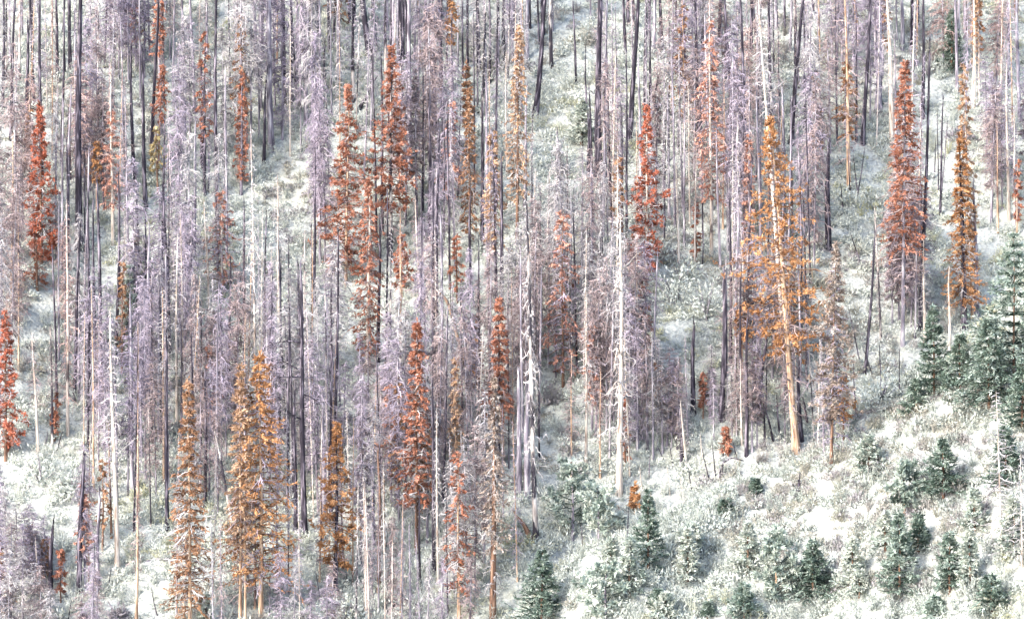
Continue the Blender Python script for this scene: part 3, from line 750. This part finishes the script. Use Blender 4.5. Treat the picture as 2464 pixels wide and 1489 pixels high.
B(1154, 180, 1148, -70, 6, 24); B(1196, 160, 1202, -70, 8, 30); B(1212, 152, 1210, -70, 8, 30); B(1178, 200, 1180, -50, 6, 30)
B(1251, 118, 1254, -70, 8, 30); B(1288, 290, 1320, -60, 12, 70, label='charred trunk leaning right above the pale shrub slope', mark='the right-leaning charred trunk')
B(1327, 165, 1324, -60, 8, 40, 'mauve', 'mixed'); B(1386, 205, 1380, 0, 5, 40); B(1411, 260, 1408, 130, 4, 24)
B(1440, 430, 1440, -80, 15, 110, label='thick charred trunk with drooping branches at top centre right', mark='the thick charred trunk at top centre'); B(1417, 432, 1416, 282, 9, 30)
B(1516, 345, 1537, -60, 11, 80, label='charred trunk leaning right above the bright scarlet conifer', mark='the leaning trunk over the scarlet conifer')
B(1553, 290, 1552, -40, 9, 50); B(1505, 140, 1500, -60, 7, 40); B(1592, 130, 1588, -70, 8, 30); B(1734, 100, 1732, -80, 10, 30)
B(1764, 325, 1742, -50, 9, 50); B(1797, 520, 1780, -40, 9, 80); B(1904, 350, 1932, -50, 10, 100, label='dark trunk leaning right with wide twiggy branches right of the cream trunk', mark='the dark twiggy leaning trunk')
B(2064, 110, 2054, -60, 8, 40, 'mauve', 'tan'); B(2076, 348, 2097, -60, 9, 40); B(2114, 265, 2113, -70, 13, 50, 'violet', 'lilac')
B(2172, 120, 2170, -70, 9, 40, 'violet', 'lilac'); B(2208, 60, 2207, -80, 7, 30); B(2447, 50, 2444, -100, 11, 20, 'brown', 'brown')
B(1993, 600, 1992, 360, 14, 60); B(2262, 520, 2270, 240, 5, 40); B(2350, 760, 2344, 440, 9, 60, 'violet', 'lilac'); B(2082, 900, 2108, 560, 7, 70)
B(213, 990, 212, 480, 8, 70); B(243, 1000, 236, 440, 9, 80); B(757, 760, 756, 500, 7, 70); B(733, 1290, 720, 640, 12, 110, label='tall dark bare trunk with level branches right of the big skirted spruce', mark='the tall dark bare trunk')
limbs([[(722, 823), (695, 820), (664, 824)], [(728, 948), (748, 955), (766, 968)], [(724, 892), (702, 880), (682, 868)], [(727, 905), (700, 908), (668, 906)], [(730, 1010), (706, 1000), (690, 985)]], 0.05, 'char')
B(711, 1285, 710, 960, 9, 60); B(805, 1180, 814, 560, 7, 80, 'grey'); B(796, 1230, 795, 900, 8, 70); B(780, 1240, 782, 960, 10, 80, 'violet', 'lilac')
B(1206, 780, 1204, 380, 9, 70); B(1131, 720, 1130, 480, 7, 60); B(1243, 735, 1256, 565, 7, 40); B(1268, 1200, 1266, 940, 14, 60, 'violet', 'lilac'); B(1249, 1190, 1250, 900, 12, 60, 'violet', 'lilac')
B(1737, 1010, 1747, 655, 13, 70, label='stout charred trunk leaning right behind the spur edge', mark='the stout charred trunk by the spur'); B(1668, 1000, 1666, 780, 11, 50); B(1796, 1098, 1793, 760, 8, 60); B(1780, 1000, 1784, 640, 6, 60)
B(1822, 1010, 1842, 820, 11, 50); B(1927, 1060, 1920, 880, 11, 60); B(1642, 1125, 1638, 980, 11, 50)
B(190, 1440, 200, 1094, 12, 50, label='black broken-topped snag leaning right at the lower left', mark='the black broken-topped snag'); B(122, 1432, 124, 1260, 11, 50); B(236, 1440, 236, 1180, 9, 60, 'mauve', 'lilac')
B(1011, 1428, 1008, 1190, 6, 50); B(1280, 1300, 1240, 1230, 12, 10, 'brown', 'brown', label='bent brown stem joining the forked foot of the white trunk', f1=1240)
B(912, 1420, 911, 1090, 8, 60, 'mauve', 'brown'); B(925, 1330, 924, 1160, 6, 30, 'mauve', 'tan'); B(852, 1215, 828, 1080, 6, 50)
B(1860, 1062, 1842, 980, 5, 24); B(1878, 1060, 1868, 960, 5, 24); B(1840, 1075, 1838, 960, 5, 30); B(1945, 1030, 1932, 960, 6, 24)

# -- grey and lilac bare conifers that fill the stand
def F(u0, u1, v0, v1, n, color, barkname='lilac', w=(44, 88), h=(300, 500), d=(3.5, 7), kind='bare'):
    for i in range(n):
        for _ in range(60):
            ub = random.uniform(u0, u1); vb = random.uniform(v0, v1); hh = random.uniform(*h); ww = random.uniform(*w)
            vt = vb - hh
            if any(abs(ub - cu) < cr + ww * 0.35 and vt < cv + rv * 0.6 and vb > cv - rv * 0.6 for cu, cv, cr, rv in CLEAR): continue
            if any(t['kind'] in ('spruce', 'pine', 'column', 'sparse') and vb > t['vb'] and abs(ub - t['u']) < ww * 0.42 + t['w'] * 0.35
                   and vt < t['f1'] - 0.25 * (t['f1'] - t['vt']) and vb > t['vt'] for t in TREES): continue
            if any(t['mark'] and t['kind'] in ('pole', 'burnt') and vb > t['vb'] and abs(ub - t['u']) < ww * 0.35 and vt < t['vb'] - 0.3 * (t['vb'] - t['vt']) for t in TREES): continue
            if any(abs(ub - t['ub']) < 9 and abs(vb - t['vb']) < 60 for t in TREES): continue
            break
        else:
            continue
        c = random.choice(color) if isinstance(color, tuple) else color
        ex = None
        if kind == 'bare' and random.random() < 0.14: ex = (random.choice(('salmon', 'brown', 'mauve')), vt + hh * 0.25, vt + hh * 0.8, ww * 0.8)
        T(kind, ub, vb, ub + random.gauss(0, hh * 0.018), vt, ww, vb - hh * random.uniform(0.06, 0.35), random.uniform(*d), c, random.choice(barkname) if isinstance(barkname, tuple) else random.choice(('lilac', barkname)), extra=ex)
CLEAR = [(110, 1150, 70, 90), (330, 1400, 70, 90), (1660, 720, 75, 100), (2075, 420, 55, 90), (2262, 380, 30, 90), (640, 440, 50, 60), (1365, 230, 50, 150), (2010, 640, 20, 60), (700, 470, 40, 70)]
F(-20, 60, 420, 1000, 7, ('grey', 'mauve', 'grey'))
F(-20, 240, 520, 960, 12, ('mauve', 'grey', 'rose'))
F(180, 270, 450, 620, 4, ('mauve', 'lilac'))
F(258, 360, 130, 240, 6, ('violet', 'lilac'), h=(280, 420), w=(60, 90))
F(290, 600, 760, 1300, 22, ('lilac', 'lilac', 'mauve', 'grey'))
F(220, 420, 900, 1280, 6, ('lilac', 'violet'))
F(430, 620, 350, 700, 8, ('lilac', 'grey', 'grey'))
F(600, 760, 250, 700, 9, ('lilac', 'grey', 'violet'))
F(735, 790, 520, 800, 4, ('rose', 'lilac'))
F(640, 860, 760, 1250, 14, ('grey', 'lilac', 'lilac'))
F(860, 1060, 700, 1420, 18, ('grey', 'lilac', 'mauve'))
F(940, 1100, 300, 700, 8, ('lilac', 'mauve'))
F(1040, 1300, 620, 1250, 16, ('grey', 'grey', 'mauve', 'lilac'))
F(1060, 1200, 1150, 1470, 6, ('mauve', 'grey'))
F(1280, 1480, 560, 1130, 16, ('grey', 'ash', 'mauve', 'grey'))
F(1420, 1600, 420, 1100, 15, ('grey', 'mauve', 'lilac'))
F(1580, 1800, 280, 560, 11, ('mauve', 'rose', 'lilac', 'grey'))
F(1590, 1830, 900, 1110, 11, ('lilac', 'mauve', 'violet'), h=(220, 360))
F(1760, 2000, 350, 700, 11, ('lilac', 'grey', 'mauve'))
F(1850, 2000, 850, 1040, 6, ('mauve', 'ash'), h=(180, 320))
F(2000, 2130, 130, 300, 6, ('violet', 'lilac'), h=(250, 400))
F(2100, 2225, 640, 800, 8, ('mauve', 'lilac', 'mauve'), h=(260, 400))
F(2370, 2470, 380, 560, 6, ('violet', 'lilac', 'mauve'), h=(230, 380))
F(2260, 2420, 100, 240, 4, ('mauve', 'rose'), h=(220, 330))
F(40, 1700, 40, 160, 20, ('lilac', 'violet', 'grey'), h=(260, 400))
F(0, 240, 1330, 1490, 8, ('lilac', 'violet', 'grey'), h=(180, 330))
F(0, 420, 1420, 1640, 12, ('lilac', 'grey', 'mauve'), h=(200, 380))
F(640, 1150, 1440, 1640, 9, ('grey', 'mauve', 'lilac'), h=(180, 330), w=(36, 70))
F(1530, 1810, 1000, 1112, 8, ('lilac', 'grey'), h=(150, 235), w=(30, 50))
POLE = dict(w=(22, 50), d=(3, 6), kind='pole')
STEMS = ('lilac', 'lilac', 'pale', 'tan', 'mixed', 'char')
F(-10, 640, 150, 700, 34, ('grey', 'lilac', 'mauve'), STEMS, **POLE)
F(-10, 640, 700, 1300, 26, ('grey', 'lilac', 'mauve'), STEMS, **POLE)
F(640, 1280, 150, 700, 34, ('grey', 'lilac', 'white'), STEMS, **POLE)
F(640, 1260, 700, 1420, 30, ('grey', 'lilac', 'mauve'), STEMS, **POLE)
F(1280, 1900, 150, 700, 34, ('grey', 'lilac', 'mauve'), STEMS, **POLE)
F(1280, 1800, 700, 1130, 24, ('grey', 'lilac', 'mauve'), STEMS, **POLE)
F(1900, 2464, 100, 420, 18, ('grey', 'lilac', 'mauve'), STEMS, **POLE)
F(2080, 2240, 600, 830, 8, ('mauve', 'lilac'), STEMS, **POLE)
F(0, 1150, 1380, 1600, 26, ('grey', 'lilac', 'mauve'), STEMS, **POLE)
F(1500, 2020, 1000, 1110, 14, ('mauve', 'lilac', 'grey'), STEMS, h=(160, 380), **POLE)
DARK = dict(w=(20, 46), d=(4, 8), kind='burnt')
F(0, 620, 60, 420, 18, 'dark', ('char', 'char', 'lilac'), **DARK)
F(600, 1300, 60, 360, 30, ('dark', 'violet'), ('char', 'char', 'lilac'), **DARK)
F(1300, 1900, 60, 420, 20, ('dark', 'violet'), ('char', 'char', 'lilac'), **DARK)
F(1900, 2464, 40, 330, 12, ('dark', 'violet'), ('char', 'lilac'), **DARK)
F(80, 1200, 500, 1300, 70, ('dark', 'violet'), ('char', 'char', 'lilac'), **DARK)
F(1250, 1950, 500, 1090, 36, ('dark', 'violet'), ('char', 'lilac'), **DARK)

# -- green and frosty conifers on the spur
def G(ub, vb, vt, w, frost=0.0, label=None, mark=None, kind='green', lift=0.06, d=7, barkname='brown'):
    tree(kind, ub, vb, ub, vt, w, vb - lift * (vb - vt), d, 'grey', barkname, label, mark, frost=frost)
G(1304, 1500, 1322, 150, 0.0, 'dark green young fir at the foot of the spur', 'the dark fir at the spur foot')
G(1560, 1385, 1180, 92, 0.0, 'narrow dark green fir in the middle of the pale spur', 'the narrow green fir on the spur')
G(1746, 1242, 1196, 34, -0.1, 'tiny dark fir alone on the pale spur')
G(1818, 1190, 1150, 26, -0.1, 'smallest dark fir near the upper edge of the spur')
G(1956, 1450, 1296, 150, 0.0, 'broad dark green fir low on the spur beside a yellowish pine', 'the broad dark fir low on the spur')
G(1868, 1452, 1270, 90, 0.14, 'yellowish green pine just left of the broad dark fir low on the spur', kind='mint', barkname='tan')
G(2270, 1195, 1055, 120, 0.0, 'pointed dark green fir on the right part of the spur', 'the pointed dark fir on the spur')
G(2248, 960, 735, 104, 0.0, 'dark green fir at the spur crest left of the golden-orange spruce foot', 'the dark fir at the spur crest')
G(2205, 1000, 905, 70, 0.05, 'small dark fir below the dark fir at the spur crest')
G(2440, 900, 560, 250, 0.18, 'large mint-green fir filling the right edge', 'the large mint-green fir')
G(2380, 985, 760, 190, 0.10, 'bushy mid-green fir left of the large mint-green fir', 'the bushy mid-green fir')
G(2310, 940, 800, 110, 0.05, 'dark fir between the crest fir and the bushy mid-green fir')
G(2460, 1040, 860, 130, 0.05, 'dark green fir cut by the right edge below the large mint-green fir')
G(2420, 1180, 1020, 100, -0.05, 'shadowy fir behind the bare cream sapling at right')
G(2165, 1440, 1225, 110, 0.15, 'tall grey-green fir in the lower right of the spur', 'the tall grey-green fir')
G(2285, 1425, 1275, 90, 0.0, 'narrow dark fir right of the tall grey-green fir', 'the narrow dark fir at lower right')
G(2335, 1418, 1265, 70, 0.3, 'pale whitish fir between the narrow dark fir and the bare cream sapling')
G(2176, 1238, 1110, 72, 0.06, 'green young pine with a visible stem on the spur', kind='mint', barkname='tan')
G(2090, 1150, 1040, 110, 0.22, 'mint-green bushy fir right of the grey-brown drooping conifer')
G(2050, 1420, 1290, 86, 0.4, 'whitish fir right of the broad dark fir low on the spur')
G(1790, 1490, 1400, 100, 0.16, 'light green bushy fir at the bottom of the spur')
G(1703, 1490, 1440, 26, 0.05, 'tiny green sapling at the bottom edge of the spur')
G(1378, 1300, 1112, 116, 0.12, 'frosty tufted pine on the left end of the spur', 'the frosty tufted pine', 'mint', 0.18, 8, 'lilac')
G(1440, 1310, 1170, 96, 0.16, 'second frosty pine just right of the frosty tufted pine', None, 'mint', 0.2, 7, 'lilac')
G(1458, 1500, 1360, 110, 0.12, 'frosty shaggy pine at the bottom edge between two dark firs', None, 'mint', 0.1, 8, 'lilac')
G(1515, 1440, 1290, 90, 0.25, 'pale mint fir left of the narrow green fir on the spur')
G(1655, 1400, 1265, 80, 0.42, 'whitish fir in the middle of the pale spur')
G(1800, 1380, 1250, 80, 0.42, 'white-grey young fir on the spur above the light green bushy fir')
G(495, 1500, 1425, 38, 0.4, 'small frosty white fir at the bottom edge right of the brown-orange spruce')
G(2290, 175, 25, 60, 0.0, 'dark blue-green fir at the upper right beside the dark rust column')
G(2440, 1330, 1190, 100, 0.3, 'pale grey-green fir right of the bare cream sapling')
G(2385, 1480, 1380, 120, 0.12, 'low bushy green fir in the lower right corner')
G(2250, 1500, 1430, 90, 0.2, 'low mint-green fir at the bottom edge of the spur at right')
G(1600, 1490, 1420, 80, 0.4, 'low white fir at the bottom edge of the spur')
G(2130, 1330, 1225, 70, 0.4, 'frost-white fir above the tall grey-green fir')
G(2345, 1280, 1170, 80, 0.4, 'frost-white fir left of the bare cream sapling')
G(2210, 1330, 1230, 60, -0.05, 'dark fir tucked right of the tall grey-green fir top')
G(1470, 1380, 1290, 70, 0.3, 'pale fir between the two frosty pines')
G(310, 880, 640, 76, 0.28, 'pale grey-green conifer behind the bone-white trunk')
G(345, 700, 560, 66, 0.35, 'light mint conifer half hidden behind purple twigs at left')
G(1400, 350, 240, 80, 0.45, 'creamy pale conifer left of the thick charred trunk at top centre')

rs = random.Random(3)
for i in range(7):
    ub = rs.uniform(1420, 2440); vb = rs.uniform(1180, 1480)
    vb = max(vb, np.interp(ub, RIDGE[:, 0], RIDGE[:, 1]) + 90)
    fr = rs.choice((0.05, 0.15, 0.35, 0.45))
    G(ub, vb, vb - rs.uniform(40, 85), rs.uniform(30, 60), fr, kind=rs.choice(('green', 'green', 'mint')), d=4)
    TREES[-1]['color'] = 'frost' if fr > 0.2 else 'leaf'

# -- thin dead saplings
def S(ub, vb, ut, vt, d=3.5, w=18, color='dark', barkname='char', label=None):
    tree('stick', ub, vb, ut, vt, w, vb - 0.3 * (vb - vt), d, color, barkname, label)
for a in [(2046, 470, 2040, 350), (2066, 480, 2052, 370), (2082, 350, 2062, 410), (2060, 490, 2084, 345), (2028, 500, 2022, 440), (2026, 400, 2012, 375),
          (2262, 500, 2282, 285), (2258, 470, 2256, 260), (2248, 430, 2252, 330), (1600, 1112, 1578, 1066), (1562, 1150, 1564, 1085), (1619, 1130, 1612, 1066), (1705, 1150, 1688, 1075), (1722, 1145, 1712, 1060),
          (1736, 1150, 1742, 1105), (1775, 1108, 1762, 1060), (1664, 1180, 1655, 1120), (2070, 880, 2040, 730), (2072, 640, 2045, 555), (2165, 960, 2163, 830), (2208, 925, 2210, 880), (2098, 900, 2075, 830),
          (775, 1475, 760, 1370), (772, 1480, 782, 1410), (663, 1470, 674, 1390), (650, 1480, 648, 1380), (835, 1420, 834, 1380), (690, 1460, 706, 1380), (934, 1480, 922, 1430), (378, 1480, 362, 1410), (258, 1430, 268, 1360),
          (138, 1085, 152, 1030), (110, 1070, 116, 1035), (1690, 640, 1694, 560), (225, 1480, 222, 1400), (165, 1490, 172, 1440), (1460, 1290, 1466, 1220), (1510, 1300, 1513, 1215), (1404, 1330, 1398, 1260), (2060, 1000, 2052, 860), (2120, 920, 2116, 820)]:
    S(*a)
for a in [(1612, 1190, 1606, 1120), (1545, 1180, 1538, 1120), (1648, 1220, 1636, 1150), (1572, 1240, 1566, 1180), (1690, 1110, 1684, 1040)]:
    S(*a, 3.5, 40, 'white', 'pale')

# ------------------------------------------------------------------ odd pieces: hooked trunk, stump, log, white bushes
def bent(name, label, cat, pts, radii, depth_at, mats, twig=None):
    """a stem that follows picture points, all of it in the plane that stands where depth_at meets the ground"""
    base = on_ground(*depth_at)
    t = base.y - CAM_Y
    P = np.array([[(u - PW / 2) * K * t, 0.25 * math.sin(i * 1.3), -(v - PH / 2) * K * t] for i, (u, v) in enumerate(pts)])
    P[:, 0] -= base.x; P[:, 2] -= base.z
    s = np.linspace(0, 1, len(pts)); q = np.linspace(0, 1, 24)
    Q = np.stack([np.interp(q, s, P[:, j]) for j in range(3)], -1)
    for _ in range(2): Q[1:-1] = (Q[:-2] + 2 * Q[1:-1] + Q[2:]) / 4
    g = Geo(); tubes(g, Q[None], np.interp(q, s, np.array(radii) * K * t)[None], 9, 0.5, ref=np.array([[[0.0, 1.0, 0.05]]]))
    root = bpy.data.objects.new(name, None); COL.objects.link(root); root.location = base
    root['label'] = label; root['category'] = cat
    link('trunk', g.mesh('bent_trunk', mats), root)
    g = Geo(); n = 14
    C, Tn = bez(Q[None], rng.uniform(0.05, 0.9, (1, n)))
    d_ = unit(rng.normal(0, 1, (n, 3)) + [0, 0, 0.2]); ln = rng.uniform(0.3, 0.9, (n, 1, 1)); qq = np.linspace(0, 1, 5)[None, :, None]
    tubes(g, C[0][:, None] + ln * (d_[:, None] * qq + np.array([0, 0, -0.4]) * qq ** 2), np.linspace(0.02, 0.008, 5)[None] * np.ones((n, 1)), 3, 0.6)
    link('crown', g.mesh('broken_twigs', TWIG), root, COLOR[twig or 'grey'])

bent('hooked_trunk', 'broken tan trunk hanging aslant with a black hooked lower end', 'trunk', [(1050, 698), (1078, 722), (1092, 780), (1108, 840), (1121, 872), (1114, 882), (1098, 872), (1093, 850)],
     [3.0, 3.6, 4.2, 4.8, 5.2, 4.8, 4.2, 3.0], (1118, 990), BARK['tan'])
bent('fallen_log', 'grey fallen log lying across the lower left clearing', 'log', [(352, 1352), (372, 1349), (392, 1345), (408, 1345)], [4, 4, 4, 3], (380, 1352), BARK['lilac'])
bent('bowed_sapling', 'thin dead sapling bowed over at the spur edge below the leaning orange pine', 'sapling', [(1732, 1152), (1734, 1128), (1742, 1112), (1760, 1100), (1790, 1108)], [2.2, 2, 1.8, 1.6, 1.2], (1732, 1152), BARK['char'])
bent('bowed_sapling', 'bare bowed stem crossing the scrub at the bottom left of the twin stems', 'sapling', [(946, 1470), (950, 1446), (962, 1436), (985, 1444), (1012, 1458)], [2.4, 2.2, 2, 1.8, 1.4], (946, 1475), BARK['char'])
bent('crooked_limb', 'crooked bleached limb leaning in the scrub left of the tiny orange fir', 'limb', [(1500, 1262), (1496, 1232), (1488, 1218), (1470, 1206)], [2.2, 2, 1.8, 1.2], (1500, 1264), BARK['pale'])

def stump(ub, vb, vt, d, label):
    base = on_ground(ub, vb); m = K * (base.y - CAM_Y)
    root = bpy.data.objects.new('charred_stump', None); COL.objects.link(root); root.location = base
    root['label'] = label; root['category'] = 'stump'
    link('trunk', trunk_mesh((vb - vt) * m, d * m / 2, BARK['char'], 0.7, True, 1.5, 0.05, 7), root)
    g = Geo(); n = 6; a = rng.uniform(0, 6.28, n)
    S0 = np.stack([0.05 * np.cos(a), 0.05 * np.sin(a), 0 * a + 0.08], -1); S1 = np.stack([0.4 * np.cos(a), 0.4 * np.sin(a), 0 * a - 0.25], -1)
    tubes(g, np.stack([S0, S1], 1), np.stack([np.full(n, 0.07), np.full(n, 0.03)], 1), 5, 0.3)
    link('root', g.mesh('stump_roots', BARK['char']), root)
stump(1921, 1192, 1160, 9, 'black charred stump on the open spur below the large leaning pine')
stump(1160, 1035, 1008, 8, 'short dark stump beside the umber column')

def bush(ub, vb, w, h, label, tone):
    base = on_ground(ub, vb); m = K * (base.y - CAM_Y)
    V, F, Tt = bush_proto(420, w * m / 2, h * m, 0.22)
    g = Geo(); g.add(V, F, np.where(Tt > 0.12, np.clip(Tt * 0.6 + tone, 0, 1), Tt))
    root = bpy.data.objects.new('pale_bush', None); COL.objects.link(root); root.location = base
    root['label'] = label; root['category'] = 'bush'
    link('crown', g.mesh('bush_crown', SHRUB), root)
    g = Geo(); n = 7
    d_ = unit(rng.normal(0, 0.5, (n, 3)) + [0, 0, 1.0])
    P = np.linspace(0, 1, 4)[None, :, None] * (d_ * h * m * 1.05)[:, None]; P[:, 0, 2] -= 0.15
    tubes(g, P, np.linspace(0.03, 0.012, 4)[None] * np.ones((n, 1)), 4, 0.5)
    link('stem', g.mesh('bush_stems', BARK['lilac']), root)
for a in [(830, 1500, 110, 60, 'round white bush at the bottom edge right of the big skirted spruce', 0.40),
          (745, 1500, 110, 40, 'low white bush at the bottom edge under the big skirted spruce', 0.36),
          (1000, 1500, 120, 62, 'spreading white bush at the bottom edge left of the twin stems', 0.40),
          (1700, 770, 120, 90, 'pale domed bush filling the clearing left of the stout charred trunk', 0.38),
          (1630, 745, 100, 84, 'pale rounded bush at the left of the clearing under the scarlet conifer', 0.34),
          (1650, 680, 90, 56, 'whitish bush at the top of the clearing under the cream stem', 0.40),
          (100, 1170, 120, 80, 'pale bush in the middle of the left clearing', 0.36),
          (170, 1200, 80, 70, 'pale bush at the right of the left clearing by the broken-topped snag', 0.34),
          (285, 1500, 50, 34, 'small yellow bush at the bottom edge near the tan stem', 0.88),
          (2120, 965, 130, 60, 'white feathery bush on the spur crest below the dead lilac stems', 0.42),
          (1330, 420, 110, 90, 'pale silvery bush under the right-leaning charred trunk', 0.36),
          (2310, 345, 70, 40, 'cream-yellow bush left of the thin tan spire', 0.86)]:
    bush(*a)

# ------------------------------------------------------------------ labels for the trees not described by hand
MARKS = [(t['u'], t['v'], t['mark']) for t in TREES if t['mark']]
NAME = {'burnt': 'snag', 'bare': 'bare conifer', 'pole': 'bare pine', 'stick': 'dead sapling', 'green': 'low young fir', 'mint': 'low young pine'}
TONE = {'char': 'charred', 'lilac': 'grey', 'mixed': 'two-tone', 'tan': 'tan', 'pale': 'pale', 'brown': 'brown'}
TWIGTONE = {'lilac': 'lilac', 'violet': 'purple', 'grey': 'grey', 'white': 'whitish', 'mauve': 'mauve', 'rose': 'pinkish', 'ash': 'ashen', 'dark': 'dark', 'frost': 'whitish', 'leaf': 'green'}
bins = {}
for t in TREES:
    if t['label']:
        t['root']['label'] = t['label']; continue
    mu, mv, name = min(MARKS, key=lambda q: (q[0] - t['u']) ** 2 + 0.45 * (q[1] - t['v']) ** 2)
    du, dv = t['u'] - mu, t['v'] - mv
    rel = ('left of' if du < 0 else 'right of') if abs(du) > 0.5 * abs(dv) else ('above' if dv < 0 else 'below')
    tone = TWIGTONE.get(t['color'], 'dark') if t['kind'] in ('bare', 'stick', 'green', 'mint') else TONE[t['bark']]
    size = ('slim' if t['d'] < 8 else 'stout') if t['kind'] == 'burnt' else ('red-flecked' if t['extra'] else ('wide' if t['w'] > 72 else 'narrow'))
    if t['kind'] == 'stick': size = 'leaning' if abs(t['lean']) > 0.12 else 'upright'
    look = f"{size} {tone} {NAME.get(t['kind'], 'dead conifer')}"
    bins.setdefault((look, rel, name), []).append((math.hypot(du, dv), t))
ORD = ['nearest', 'second', 'third', 'fourth', 'fifth', 'sixth', 'seventh', 'eighth', 'ninth', 'tenth', 'eleventh', 'twelfth', 'thirteenth', 'fourteenth']
for (look, rel, name), members in bins.items():
    members.sort(key=lambda q: q[0])
    for i, (_, t) in enumerate(members):
        t['root']['label'] = f'{look} {rel} {name}' if len(members) == 1 else f'{ORD[min(i, 13)]} {look} {rel} {name}'
GROUPS = {'burnt': 'charred snags on the burnt hillside', 'bare': 'bare twiggy conifers on the hillside', 'pole': 'bleached bare pines', 'stick': 'thin dead saplings',
          'green': 'green firs on the spur', 'mint': 'frosty pines on the spur'}
for t in TREES:
    t['root']['group'] = GROUPS.get(t['kind'], 'rust-needled conifers')
